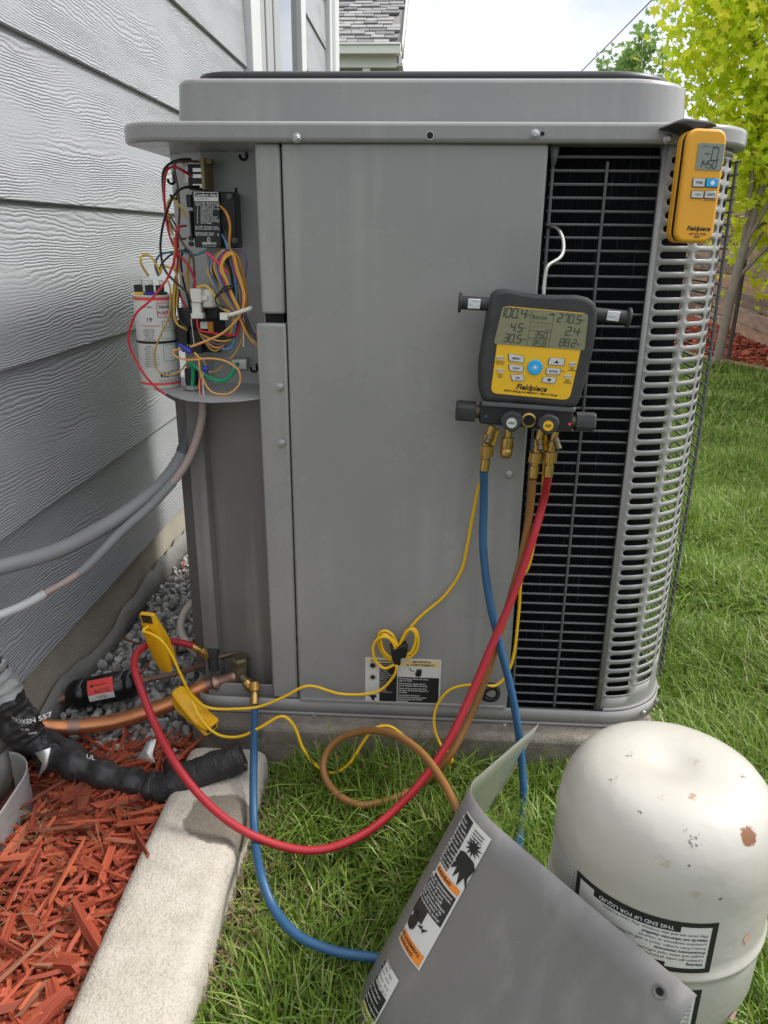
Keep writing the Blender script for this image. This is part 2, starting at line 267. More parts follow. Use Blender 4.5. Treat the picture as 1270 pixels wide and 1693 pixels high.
def concrete_mat(name, col, col2, stains, scale=22):
    """stains: (world x, y, z, radius, rgb) - wet or dirty patches with an outline of their own"""
    m = mat(name, col, 0.85); t = m.node_tree; b = P_(m); L = t.links.new; g = N(t, 'ShaderNodeNewGeometry')
    n = N(t, 'ShaderNodeTexNoise'); n.inputs['Scale'].default_value = scale; n.inputs['Detail'].default_value = 9; n.inputs['Roughness'].default_value = .7
    r = N(t, 'ShaderNodeValToRGB'); r.color_ramp.elements[0].position = .32; r.color_ramp.elements[1].position = .68; r.color_ramp.elements[0].color = (*col, 1); r.color_ramp.elements[1].color = (*col2, 1)
    L(g.outputs['Position'], n.inputs['Vector']); L(n.outputs['Fac'], r.inputs['Fac']); out = r.outputs['Color']
    wz = N(t, 'ShaderNodeTexNoise'); wz.inputs['Scale'].default_value = 18; wz.inputs['Detail'].default_value = 5; L(g.outputs['Position'], wz.inputs['Vector'])
    for (x, y, z, rad, rgb) in stains:
        d = N(t, 'ShaderNodeVectorMath', operation='DISTANCE'); d.inputs[1].default_value = (x, y, z); L(g.outputs['Position'], d.inputs[0])
        a = N(t, 'ShaderNodeMath', operation='MULTIPLY_ADD'); L(wz.outputs['Fac'], a.inputs[0]); a.inputs[1].default_value = rad * 0.9; L(d.outputs['Value'], a.inputs[2])
        mr = N(t, 'ShaderNodeMapRange'); mr.inputs['From Min'].default_value = rad * 1.45; mr.inputs['From Max'].default_value = rad * 1.36; L(a.outputs[0], mr.inputs['Value'])
        x_ = N(t, 'ShaderNodeMixRGB'); x_.inputs['Color2'].default_value = (*rgb, 1); L(mr.outputs[0], x_.inputs['Fac']); L(out, x_.inputs['Color1']); out = x_.outputs[0]
    L(out, b.inputs['Base Color'])
    n3 = N(t, 'ShaderNodeTexNoise'); n3.inputs['Scale'].default_value = 260; n3.inputs['Detail'].default_value = 6; bp = N(t, 'ShaderNodeBump'); bp.inputs['Distance'].default_value = .0030; bp.inputs['Strength'].default_value = .9
    sp_ = N(t, 'ShaderNodeMixRGB', blend_type='MULTIPLY'); sp_.inputs['Fac'].default_value = .32; sr = N(t, 'ShaderNodeValToRGB'); sr.color_ramp.elements[0].position = .34; sr.color_ramp.elements[0].color = (.45, .42, .4, 1); sr.color_ramp.elements[1].position = .56
    L(n3.outputs['Fac'], sr.inputs['Fac']); L(out, sp_.inputs['Color1']); L(sr.outputs['Color'], sp_.inputs['Color2']); L(sp_.outputs[0], b.inputs['Base Color'])
    L(g.outputs['Position'], n3.inputs['Vector']); L(n3.outputs['Fac'], bp.inputs['Height']); L(bp.outputs[0], b.inputs['Normal'])
    return m
concrete_mat('kerb_concrete', (0.42, 0.375, 0.315), (0.56, 0.52, 0.455), [(-.306, .99, .06, .062, (0.20, 0.172, 0.138))])
concrete_mat('pad_concrete', (0.15, 0.13, 0.105), (0.29, 0.26, 0.22), [(-.34, 1.2, .086, .06, (0.16, 0.14, 0.12))], 30)
concrete_mat('foundation_concrete', (0.36, 0.325, 0.26), (0.46, 0.42, 0.34), [], 7)
mat('membrane', (0.15, 0.148, 0.14), 0.8, noise=(9, .6, (0.24, 0.23, 0.21)), bump=(40, .006, .8))

def coil_mat():
    m = mat('coil_fins', (0.005, 0.005, 0.007), 0.6, spec=.2); t = m.node_tree; b = P_(m); L = t.links.new; c = N(t, 'ShaderNodeTexCoord')
    s = N(t, 'ShaderNodeSeparateXYZ'); L(c.outputs['Object'], s.inputs[0]); a = N(t, 'ShaderNodeMath', operation='ADD'); L(s.outputs['X'], a.inputs[0]); L(s.outputs['Y'], a.inputs[1])
    mu = N(t, 'ShaderNodeMath', operation='MULTIPLY'); mu.inputs[1].default_value = 2 * math.pi / .0042; si = N(t, 'ShaderNodeMath', operation='SINE'); L(a.outputs[0], mu.inputs[0]); L(mu.outputs[0], si.inputs[0])
    bp = N(t, 'ShaderNodeBump'); bp.inputs['Distance'].default_value = .002; bp.inputs['Strength'].default_value = .8; L(si.outputs[0], bp.inputs['Height']); L(bp.outputs[0], b.inputs['Normal'])
    mp_ = N(t, 'ShaderNodeMapping'); mp_.inputs['Scale'].default_value = (260, 260, 9); n = N(t, 'ShaderNodeTexNoise'); n.inputs['Scale'].default_value = 1; n.inputs['Detail'].default_value = 3
    L(c.outputs['Object'], mp_.inputs['Vector']); L(mp_.outputs[0], n.inputs['Vector']); r = N(t, 'ShaderNodeValToRGB'); r.color_ramp.elements[0].position = .62; r.color_ramp.elements[1].position = .74
    r.color_ramp.elements[0].color = (0.004, 0.0045, 0.007, 1); r.color_ramp.elements[1].color = (0.05, 0.052, 0.06, 1); L(n.outputs['Fac'], r.inputs['Fac']); L(r.outputs['Color'], b.inputs['Base Color'])
coil_mat()

def tank_mat(spots):
    """cream enamel with rust and scuffs at given places on the dome"""
    m = mat('tank_paint', (0.50, 0.48, 0.42), 0.30); t = m.node_tree; b = P_(m); L = t.links.new; g = N(t, 'ShaderNodeNewGeometry')
    n = N(t, 'ShaderNodeTexNoise'); n.inputs['Scale'].default_value = 120; n.inputs['Detail'].default_value = 8; n.inputs['Roughness'].default_value = .75; L(g.outputs['Position'], n.inputs['Vector'])
    n0 = N(t, 'ShaderNodeTexNoise'); n0.inputs['Scale'].default_value = 8; n0.inputs['Detail'].default_value = 6; L(g.outputs['Position'], n0.inputs['Vector'])
    r = N(t, 'ShaderNodeValToRGB'); r.color_ramp.elements[0].position = .35; r.color_ramp.elements[1].position = .7; r.color_ramp.elements[0].color = (0.475, 0.458, 0.412, 1); r.color_ramp.elements[1].color = (0.43, 0.41, 0.362, 1)
    L(n0.outputs['Fac'], r.inputs['Fac']); out = r.outputs['Color']
    for (p, rad, rgb, thr) in spots:
        d = N(t, 'ShaderNodeVectorMath', operation='DISTANCE'); d.inputs[1].default_value = p; L(g.outputs['Position'], d.inputs[0])
        mr = N(t, 'ShaderNodeMapRange'); mr.inputs['From Min'].default_value = 0; mr.inputs['From Max'].default_value = rad; mr.inputs['To Min'].default_value = thr; mr.inputs['To Max'].default_value = 0.95; L(d.outputs['Value'], mr.inputs['Value'])
        gt = N(t, 'ShaderNodeMath', operation='SUBTRACT'); L(n.outputs['Fac'], gt.inputs[0]); L(mr.outputs[0], gt.inputs[1])
        sm = N(t, 'ShaderNodeMapRange'); sm.inputs['From Min'].default_value = 0; sm.inputs['From Max'].default_value = .04; L(gt.outputs[0], sm.inputs['Value'])
        x_ = N(t, 'ShaderNodeMixRGB'); x_.inputs['Color2'].default_value = (*rgb, 1); L(sm.outputs[0], x_.inputs['Fac']); L(out, x_.inputs['Color1']); out = x_.outputs[0]
    L(out, b.inputs['Base Color'])
    n3 = N(t, 'ShaderNodeTexNoise'); n3.inputs['Scale'].default_value = 15; n3.inputs['Detail'].default_value = 3; bp = N(t, 'ShaderNodeBump'); bp.inputs['Distance'].default_value = .008; bp.inputs['Strength'].default_value = .4
    L(g.outputs['Position'], n3.inputs['Vector']); L(n3.outputs['Fac'], bp.inputs['Height']); L(bp.outputs[0], b.inputs['Normal'])

# ------------------------------------------------------------------ mesh helpers
def frame_from(d, ref=None):
    d = Vector(d).normalized(); a = Vector(ref) if ref is not None else (Vector((0, 0, 1)) if abs(d.z) < .9 else Vector((1, 0, 0)))
    u = d.cross(a).normalized(); v = u.cross(d).normalized(); return u, v, d
def catmull(pts, n=8, closed=False):
    p = [Vector(q) for q in pts]; out = []; m = len(p)
    for i in range(m if closed else m - 1):
        if closed: a, b, c, d = p[(i - 1) % m], p[i], p[(i + 1) % m], p[(i + 2) % m]
        else: a, b, c, d = p[max(i - 1, 0)], p[i], p[i + 1], p[min(i + 2, m - 1)]
        for k in range(n):
            t = k / n; t2, t3 = t * t, t * t * t
            out.append(0.5 * ((2 * b) + (c - a) * t + (2 * a - 5 * b + 4 * c - d) * t2 + (3 * b - a - 3 * c + d) * t3))
    if not closed: out.append(p[-1])
    return out
from mathutils import noise as mnoise
def rough(mb, amp, freq, seed=0.0):
    """crumple a shape"""
    o = Vector((seed, seed * 1.7, 0)); mb.V = [tuple(Vector(v) + mnoise.noise_vector(Vector(v) * freq + o) * amp + mnoise.noise_vector(Vector(v) * freq * 3.1 + o) * amp * .45) for v in mb.V]; return mb
class MB:
    def __init__(s): s.V = []; s.F = []; s.M = []; s.mats = []
    def mi(s, m):
        if m not in s.mats: s.mats.append(m)
        return s.mats.index(m)
    def add(s, verts, faces, m):
        o = len(s.V); k = s.mi(m); s.V += [tuple(v) for v in verts]; s.F += [tuple(i + o for i in f) for f in faces]; s.M += [k] * len(faces); return s
    def box(s, x0, x1, y0, y1, z0, z1, m, T=None):
        v = [(x, y, z) for z in (z0, z1) for y in (y0, y1) for x in (x0, x1)]
        if T: v = [T(q) for q in v]
        return s.add(v, [(0, 2, 3, 1), (4, 5, 7, 6), (0, 1, 5, 4), (1, 3, 7, 5), (3, 2, 6, 7), (2, 0, 4, 6)], m)
    def prism(s, poly, w0, w1, m, T=None, top=None):
        """polygon (u, v) extruded from w0 to w1; top = optional polygon for the w1 end"""
        n = len(poly); q = top or poly
        v = [(a, b, w0) for a, b in poly] + [(a, b, w1) for a, b in q]
        if T: v = [T(p) for p in v]
        return s.add(v, [tuple(range(n))[::-1], tuple(range(n, 2 * n))] + [(i, (i + 1) % n, n + (i + 1) % n, n + i) for i in range(n)], m)
    def tube(s, path, r, m, n=10, closed=False, cap=True):
        path = [Vector(p) for p in path]; k = len(path); V = []; pu = None
        for i, p in enumerate(path):
            d = (path[(i + 1) % k] - path[i - 1]) if closed else (path[min(i + 1, k - 1)] - path[max(i - 1, 0)])
            if d.length < 1e-9: d = Vector((0, 0, 1))
            d.normalize()
            u = frame_from(d)[0] if pu is None else (pu - d * pu.dot(d)).normalized()
            pu = u; v = d.cross(u); rr = r[i] if hasattr(r, '__len__') else r
            V += [p + (u * math.cos(a) + v * math.sin(a)) * rr for a in (2 * math.pi * j / n for j in range(n))]
        F = []
        for i in range(k if closed else k - 1):
            a, b = i * n, ((i + 1) % k) * n
            F += [(a + j, a + (j + 1) % n, b + (j + 1) % n, b + j) for j in range(n)]
        if cap and not closed: F += [tuple(range(n))[::-1], tuple(range((k - 1) * n, k * n))]
        return s.add(V, F, m)
    def lathe(s, prof, o, d, m, n=24, ref=None, cap=True):
        """profile of (radius, height along d)"""
        u, v, d = frame_from(d, ref); o = Vector(o); V = []
        for r, h in prof: V += [o + d * h + (u * math.cos(a) + v * math.sin(a)) * r for a in (2 * math.pi * j / n for j in range(n))]
        F = []
        for i in range(len(prof) - 1):
            a, b = i * n, (i + 1) * n; F += [(a + j, a + (j + 1) % n, b + (j + 1) % n, b + j) for j in range(n)]
        if cap: F += [tuple(range(n))[::-1], tuple(range((len(prof) - 1) * n, len(prof) * n))]
        return s.add(V, F, m)
    def text(s, string, x, y, size, m, w=0.0, T=None, align='CENTER', bold=0.0, shear=0.0, sx=1.0, flip=False):
        me = text_mesh(string, align, bold, shear)
        if me is None: return s
        V = []
        for a, b in me[0]:
            a, b = a * size * sx, b * size
            if flip: a, b = -a, -b
            p = (x + a, y + b, w); V.append(T(p) if T else p)
        return s.add(V, me[1], m)
    def segs(s, string, x, y, h, m, w=0.0, slant=.12, T=None, right=False, thick=.13):
        """seven-segment figures"""
        SEG = {'0': 'abcdef', '1': 'bc', '2': 'abged', '3': 'abgcd', '4': 'fgbc', '5': 'afgcd', '6': 'afgedc', '7': 'abc', '8': 'abcdefg', '9': 'abcfgd', '-': 'g'}
        wd = h * .52; adv = h * .72; tot = sum(adv * (.32 if c == '.' else 1) for c in string)
        if right: x -= tot
        t = h * thick / 2
        def bar(x0, y0, x1, y1):
            if abs(x1 - x0) > abs(y1 - y0): pl = [(x0 + t, y0 - t), (x1 - t, y0 - t), (x1, y0), (x1 - t, y0 + t), (x0 + t, y0 + t), (x0, y0)]
            else: pl = [(x0 - t, y0 + t), (x0, y0), (x0 + t, y0 + t), (x0 + t, y1 - t), (x0, y1), (x0 - t, y1 - t)]
            V = [(a + (b - y) * slant, b, w) for a, b in pl]
            s.add([T(p) for p in V] if T else V, [tuple(range(6))], m)
        for c in string:
            if c == '.':
                V = [(x - adv * .1 + a * t * 1.6, y - t + b * t * 2, w) for a, b in ((0, 0), (1.2, 0), (1.2, 1), (0, 1))]; s.add([T(p) for p in V] if T else V, [(0, 1, 2, 3)], m); x += adv * .32; continue
            for q in SEG.get(c, ''):
                h2 = h / 2
                bar(*dict(a=(x, y + h, x + wd, y + h), b=(x + wd, y + h2, x + wd, y + h), c=(x + wd, y, x + wd, y + h2), d=(x, y, x + wd, y), e=(x, y, x, y + h2), f=(x, y + h2, x, y + h), g=(x, y + h2, x + wd, y + h2))[q])
            x += adv
        return s
TXT = {}
def text_mesh(string, align, bold, shear):
    k = (string, align, bold, shear)
    if k in TXT: return TXT[k]
    cu = bpy.data.curves.new('t', 'FONT'); cu.body = string; cu.size = 1.0; cu.align_x = align; cu.align_y = 'CENTER'; cu.resolution_u = 2; cu.offset = bold; cu.shear = shear; cu.fill_mode = 'FRONT'
    ob = bpy.data.objects.new('t', cu); me = bpy.data.meshes.new_from_object(ob)
    res = ([(v.co.x, v.co.y) for v in me.vertices], [tuple(p.vertices) for p in me.polygons]) if len(me.polygons) else None
    bpy.data.objects.remove(ob); bpy.data.curves.remove(cu); bpy.data.meshes.remove(me)
    TXT[k] = res; return res
def link_mesh(name, me, parent=None, loc=None):
    o = bpy.data.objects.new(name, me); COL.objects.link(o)
    if parent is not None: o.parent = parent
    if loc is not None: o.location = loc
    return o
ORG = {}
def obj(name, mb, parent=None, loc=None, world=True, bevel=0, seg=2, sub=0, angle=38, smooth=True, solid=0, solid_off=1, matoff=0):
    """one mesh object. world=True: the shape was written in world space; the parent's origin is taken off"""
    o_ = Vector((0, 0, 0))
    if world:
        if parent is not None: o_ = ORG.get(parent.name, Vector((0, 0, 0)))
        elif loc is not None: o_ = Vector(loc)
    me = bpy.data.meshes.new(name); V = mb.V if o_.length == 0 else [(v[0] - o_.x, v[1] - o_.y, v[2] - o_.z) for v in mb.V]
    me.from_pydata(V, [], mb.F)
    for m in mb.mats: me.materials.append(MATS[m])
    me.polygons.foreach_set('material_index', mb.M)
    if smooth:
        me.polygons.foreach_set('use_smooth', [True] * len(mb.F)); me.set_sharp_from_angle(angle=R_(angle))
    me.update()
    o = link_mesh(name, me, parent, loc if parent is None else None)
    ORG[o.name] = o_
    if solid:
        md = o.modifiers.new('thick', 'SOLIDIFY'); md.thickness = solid; md.offset = solid_off; md.material_offset = matoff; md.material_offset_rim = 0
    if bevel:
        md = o.modifiers.new('edge', 'BEVEL'); md.width = bevel; md.segments = seg; md.limit_method = 'ANGLE'; md.angle_limit = R_(40)
    if sub:
        md = o.modifiers.new('sub', 'SUBSURF'); md.levels = sub; md.render_levels = sub
    return o
def tag(o, label, cat, group=None): o['label'] = label; o['category'] = cat; (group and o.__setitem__('group', group)); return o
def struct(o, label=None):
    o['kind'] = 'structure'
    if label: o['label'] = label
    return o
def thing(name, label, cat, loc=(0, 0, 0), group=None, fr=None):
    o = bpy.data.objects.new(name, None); COL.objects.link(o); o.empty_display_size = .05
    if fr is not None: o.matrix_world = fr.mat(); ORG[o.name] = Vector((0, 0, 0))
    else: o.location = loc; ORG[o.name] = Vector(loc)
    return tag(o, label, cat, group)
def np_mesh(name, V, F, m, smooth=False):
    """big meshes from arrays; F has a fixed number of corners"""
    me = bpy.data.meshes.new(name); n, k = F.shape
    me.vertices.add(len(V)); me.vertices.foreach_set('co', V.astype(np.float32).ravel()); me.loops.add(n * k); me.loops.foreach_set('vertex_index', F.astype(np.int32).ravel())
    me.polygons.add(n); me.polygons.foreach_set('loop_start', np.arange(0, n * k, k, dtype=np.int32)); me.materials.append(MATS[m])
    me.update(calc_edges=True)
    if smooth: me.polygons.foreach_set('use_smooth', np.ones(n, dtype=bool))
    return me
def rrect(x0, x1, y0, y1, r, n=5):
    out = []
    for cx_, cy_, a0 in ((x1 - r, y1 - r, 0), (x0 + r, y1 - r, 90), (x0 + r, y0 + r, 180), (x1 - r, y0 + r, 270)):
        out += [(cx_ + r * math.cos(R_(a0 + 90 * i / n)), cy_ + r * math.sin(R_(a0 + 90 * i / n))) for i in range(n + 1)]
    return out
def rquad(c, r, n=4):
    """any convex quad with rounded corners"""
    out = []; k = len(c)
    for i in range(k):
        p = Vector(c[i]); a = (Vector(c[i - 1]) - p).normalized() * r; b = (Vector(c[(i + 1) % k]) - p).normalized() * r
        for j in range(n + 1):
            t = j / n; q = p + a * (1 - t) ** 2 + b * t ** 2; out.append((q.x, q.y))
    return out

# ================================================================== GROUND
gm = MB(); gm.add([(-300, -300, -.03), (300, -300, -.03), (300, 300, -.03), (-300, 300, -.03)], [(0, 1, 2, 3)], 'lawn_base')
struct(obj('ground', gm, smooth=False))
XW = -0.72                                   # face of the house wall
def sheet(name, poly, z, m):
    b = MB(); b.add([(x, y, z) for x, y in poly], [tuple(range(len(poly)))], m); return struct(obj(name, b, smooth=False))
mulch_bed = sheet('mulch_bed', [(-.72, .3), (-.395, .3), (-.395, 1.2), (-.43, 1.24), (-.72, 1.21)], .012, 'mulch_base')
gravel_bed = sheet('gravel_bed', [(-.72, 1.21), (-.43, 1.24), (-.43, 4.0), (-.72, 4.0)], .016, 'gravel_base')
kb = MB()
prof = [(-.416, -.02), (-.416, .044), (-.412, .053), (-.402, .059), (-.390, .0605), (-.296, .0605), (-.284, .058), (-.275, .051), (-.270, .040), (-.269, -.02)]
NK = 26; V = []; rk = random.Random(3)
for i in range(NK + 1):
    y = .25 + i * (1.165 - .25) / NK
    for (x, z) in prof: V.append((x + rk.uniform(-.0012, .0012) + .004 * math.sin(y * 5), y, z + (rk.uniform(-.0012, .0012) if z > 0 else 0)))
n_ = len(prof); F = [(i * n_ + j, i * n_ + j + 1, (i + 1) * n_ + j + 1, (i + 1) * n_ + j) for i in range(NK) for j in range(n_ - 1)] + [tuple(range(n_)), tuple(range(NK * n_, NK * n_ + n_))[::-1]]
kb.add(V, F, 'kerb_concrete'); struct(obj('concrete_edging', kb, angle=60))
def foot(x0, x1, y0, y1, fl, fr, br, bl, n=10):
    out = []
    for cx_, cy_, r, a0 in ((x0 + fl, y0 + fl, fl, 180), (x1 - fr, y0 + fr, fr, 270), (x1 - br, y1 - br, br, 0), (x0 + bl, y1 - bl, bl, 90)):
        k = n if r > .03 else 4
        out += [(cx_ + r * math.cos(R_(a0 + 90 * i / k)), cy_ + r * math.sin(R_(a0 + 90 * i / k))) for i in range(k + 1)]
    return out
pb = MB(); pb.prism(foot(-.43, .452, 1.204, 2.15, .03, .03, .03, .03), -.02, .086, 'pad_concrete')
tag(obj('concrete_pad', pb, loc=(0, 1.7, 0), bevel=.012, seg=3), 'low rough concrete pad under the grey condenser', 'concrete pad')

# ================================================================== HOUSE on the left
house = thing('house', 'house with grey wood-grain lap siding at the left', 'house', (XW, 2.0, 0))
LAPS = [.174 + .2757 * k for k in range(11)]
def board(y0, y1, zb, h=.2757):
    b = MB(); T = .013
    # bottom edge proud, top tucked behind the next board
    pts = [(XW - .001, zb), (XW - .001 - T, zb + .001), (XW - .013 - T, zb + h + .02), (XW - .013, zb + h + .02)]
    v = [(x, y, z) for y in (y0, y1) for x, z in pts]
    b.add(v, [(0, 1, 2, 3), (7, 6, 5, 4), (0, 4, 5, 1), (1, 5, 6, 2), (2, 6, 7, 3), (3, 7, 4, 0)], 'siding')
    o = obj('siding_board', b, house, bevel=.0025, seg=1); return o
for k, z in enumerate(LAPS):
    board(-1.2, 3.325, z); board(4.735, 5.78, z)
fb = MB(); fb.box(XW - .25, XW - .018, -1.2, 6.3, -.1, .20, 'foundation_concrete'); obj('foundation', fb, house)
wb_ = MB(); wb_.box(XW - .25, XW - .030, -1.2, 6.28, .205, 3.2, 'trim_grey'); obj('wall_core', wb_, house)
# ragged damp-proof sheet standing against the foundation
mbn = MB(); V = []; rk = random.Random(11); NM = 70; zt = .075
for i in range(NM + 1):
    y = 1.02 + i * 2.4 / NM; zt += rk.uniform(-.012, .012); zt = min(.10, max(.065, zt))
    bulge = .002 * math.sin(i * .55) + rk.uniform(0, .002)
    top = (zt + .010 * max(0, math.sin(i * .21))) * (1 if y < 2.2 else .75)
    V += [(XW - .004 + bulge, y, -.01), (XW - .006 + bulge * 1.3, y, top * .6), (XW - .010 + bulge, y, top)]
F = []
for i in range(NM):
    for j in range(2): a = i * 3 + j; F.append((a, a + 3, a + 4, a + 1))
mbn.add(V, F, 'membrane'); obj('damp_proof_sheet', mbn, house, solid=.003)
win = MB(); win.box(XW - .03, XW - .014, 3.50, 4.60, -.0 + .9, 2.9, 'trim_grey'); window = obj('window', win, house)
for y0, y1 in ((3.33, 3.50), (4.575, 4.73)):
    b = MB(); b.box(XW - .03, XW + .022, y0, y1, .85, 2.95, 'trim_white'); obj('casing', b, window, bevel=.003)
for i in range(6):
    b = MB(); y0 = 3.505 + i * .09; b.box(XW - .02, XW + .010 - .004 * (i % 2), y0, y0 + .072, .92, 2.88, 'trim_grey'); obj('window_track', b, window, bevel=.004)
b = MB(); b.box(XW - .02, XW - .006, 4.05, 4.57, .92, 2.88, 'glass_pane'); obj('pane', b, window)
b = MB(); b.box(XW - .03, XW + .028, 3.31, 4.75, .80, .85, 'trim_white'); obj('sill', b, window, bevel=.003)
cb = MB(); cb.box(XW - .04, XW + .024, 5.80, 6.33, .16, 3.2, 'trim_white'); obj('corner_board', cb, house, bevel=.004)
cb = MB(); cb.box(XW - .04, XW + .03, 5.90, 6.05, .16, 3.2, 'trim_grey'); obj('downpipe', cb, house, bevel=.012)

# galvanised window well against the wall, bottom left
ww = MB(); path = [(-.716, 1.095), (-.70, 1.092), (-.676, 1.075), (-.660, 1.045), (-.655, 1.0), (-.651, .90), (-.653, .75), (-.656, .55), (-.66, .3)]
cp = catmull([(x, y, 0) for x, y in path], 5); V = []; 
ZS = [-.02, .02, .032, .044, .056, .068, .082, .088]
OF = [0, 0, .001, 0, 0, .001, 0, .001]
for i, p in enumerate(cp):
    d = (cp[min(i + 1, len(cp) - 1)] - cp[max(i - 1, 0)]).normalized(); nn = Vector((-d.y, d.x, 0))
    V += [(p.x + nn.x * o, p.y + nn.y * o, z) for z, o in zip(ZS, OF)]
k = len(ZS); ww.add(V, [(i * k + j, (i + 1) * k + j, (i + 1) * k + j + 1, i * k + j + 1) for i in range(len(cp) - 1) for j in range(k - 1)], 'well_metal')
tag(obj('window_well', ww, loc=(-.62, .9, 0), solid=.002), 'galvanised metal window well rim in the red mulch against the house wall', 'window well')

# ================================================================== CONDENSER
YF = 1.25
ac = thing('condenser', 'large grey air conditioning condenser on concrete pad, control compartment open', 'air conditioner', (0, 1.68, .086))
XL, XR = -.45, .47
b = MB(); b.prism(foot(XL, XR + .004, 1.241, 2.11, .05, .13, .13, .05), .087, .094, 'unit_paint'); base = obj('base_pan', b, ac, bevel=.002)
def rim(name, pts, z0, z1, off, m, parent, th=.002):
    bb = MB(); V = []
    for p in pts: V += [(p[0], p[1], z0), (p[0], p[1], z1)]
    bb.add(V, [(2 * i, 2 * i + 2, 2 * i + 3, 2 * i + 1) for i in range(len(pts) - 1)], m); return obj(name, bb, parent, solid=th, solid_off=0)
bp_ = [(-.445, 1.30), (-.43, 1.262), (-.40, 1.244)] + [(x, 1.243) for x in np.linspace(-.36, .345, 12)] + [(.345 + .131 * math.sin(R_(a)), 1.374 - .131 * math.cos(R_(a))) for a in range(6, 91, 6)] + [(.476, 2.0)]
rim('base_rim', bp_, .092, .121, 0, 'unit_paint', base)
# top cover
b = MB(); b.prism(foot(-.478, XR + .016, 1.233, 2.13, .075, .14, .14, .07, 14), 1.078, 1.106, 'unit_paint'); top = obj('top_cover', b, ac, bevel=.006, seg=3)
b = MB(); b.prism(foot(-.402, .400, 1.292, 2.07, .045, .115, .1, .05, 14), 1.104, 1.172, 'unit_paint', top=foot(-.398, .396, 1.296, 2.066, .045, .115, .1, .05, 14)); obj('top_shroud', b, top, bevel=.007, seg=3)
b = MB(); b.prism(foot(-.375, .372, 1.315, 2.045, .06, .11, .1, .06, 14), 1.171, 1.185, 'fan_dark'); fan = obj('fan_guard', b, ac, bevel=.006, seg=3)
for rr in (.08, .14, .20, .26, .32):
    b = MB(); b.tube([(rr * math.cos(a), 1.68 + rr * math.sin(a), 1.189) for a in np.linspace(0, 2 * math.pi, 40, endpoint=False)], .003, 'fan_dark', 6, closed=True); obj('guard_ring', b, fan)
# front service panel
zb0 = .1165
b = MB(); b.box(-.2245, .168, 1.243, 1.262, zb0, 1.0785, 'unit_paint'); panel = obj('service_panel', b, ac, bevel=.004, seg=2)
b = MB(); b.box(-.2205, .164, 1.2395, 1.2445, .1185, .1255, 'unit_paint'); obj('panel_hem', b, panel, bevel=.0015)
# left corner posts
zA = at(452, 519, 1.247).z; zB = at(452, 535, 1.243).z
b = MB(); b.box(-.2655, -.2275, 1.2465, 1.31, zA, 1.0785, 'unit_paint'); obj('corner_post', b, ac, bevel=.004)
b = MB(); b.box(-.2745, -.2265, 1.2435, 1.31, .122, zB, 'unit_paint'); lp = obj('corner_post', b, ac, bevel=.004)
b = MB(); b.box(-.262, -.232, 1.262, 1.30, zB + .001, zA - .001, 'black_void'); obj('post_gap', b, ac)
# control compartment
YP = 1.385
b = MB(); pts = [(-.262, YP), (-.385, YP), (-.40, YP + .012), (-.452, YP + .05)]
V = []
for x, y in pts: V += [(x, y, .69), (x, y, 1.08)]
b.add(V, [(2 * i, 2 * i + 1, 2 * i + 3, 2 * i + 2) for i in range(3)], 'bare_plate'); plate = obj('control_box_plate', b, ac, solid=.0015, smooth=False)
b = MB(); b.box(-.2645, -.2625, 1.262, YP, .69, 1.08, 'unit_paint'); obj('control_box_side', b, ac)
SH = .694
b = MB(); pl = [gz(*p, SH) for p in [(437, 657), (395, 662), (350, 664), (310, 661), (275, 652), (252, 641), (246, 631), (250, 622)]]
poly = [(p.x, p.y) for p in pl] + [(-.455, YP + .05), (-.40, YP + .012), (-.264, YP)]
b.prism(poly, SH - .002, SH, 'bare_plate'); shelf = obj('control_box_shelf', b, ac)
# slots in the plate
for px, py, hgt in ((402, 247, 20), (386, 320, 18), (283, 290, 14), (288, 318, 10), (420, 605, 9)):
    p = at(px, py, YP - .0025); b = MB(); h = hgt * .001
    b.tube([(p.x + .006 * math.sin(a), p.y, p.z - h / 2 + (-.006 * math.cos(a))) for a in np.linspace(-1.9, 1.9, 9)] , .0022, 'black_void', 6)
    b.box(p.x + .003, p.x + .007, p.y - .0005, p.y, p.z - h / 2, p.z + h / 2, 'black_void'); obj('slot', b, plate)
# lower left side: recessed valve panel and side skin
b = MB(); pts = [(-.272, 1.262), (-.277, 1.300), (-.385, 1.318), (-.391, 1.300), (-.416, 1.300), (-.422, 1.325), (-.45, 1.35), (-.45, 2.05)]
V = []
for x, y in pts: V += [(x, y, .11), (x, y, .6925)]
b.add(V, [(2 * i, 2 * i + 1, 2 * i + 3, 2 * i + 2) for i in range(len(pts) - 1)], 'valve_panel_dark'); obj('valve_panel', b, ac, solid=.0015, smooth=False)
b = MB(); b.box(-.4515, -.4485, 1.44, 2.05, .694, 1.078, 'unit_paint'); obj('side_skin', b, ac)
# valve bracket at the base
b = MB(); b.box(-.43, -.275, 1.27, 1.335, .096, .104, 'unit_paint'); b.box(-.43, -.275, 1.266, 1.2685, .096, .135, 'unit_paint'); obj('valve_bracket', b, ac, bevel=.002)
# coil behind the guards
b = MB(); b.prism(foot(-.22, .418, 1.288, 2.04, .03, .075, .075, .03), .095, 1.078, 'coil_fins'); obj('coil', b, ac)
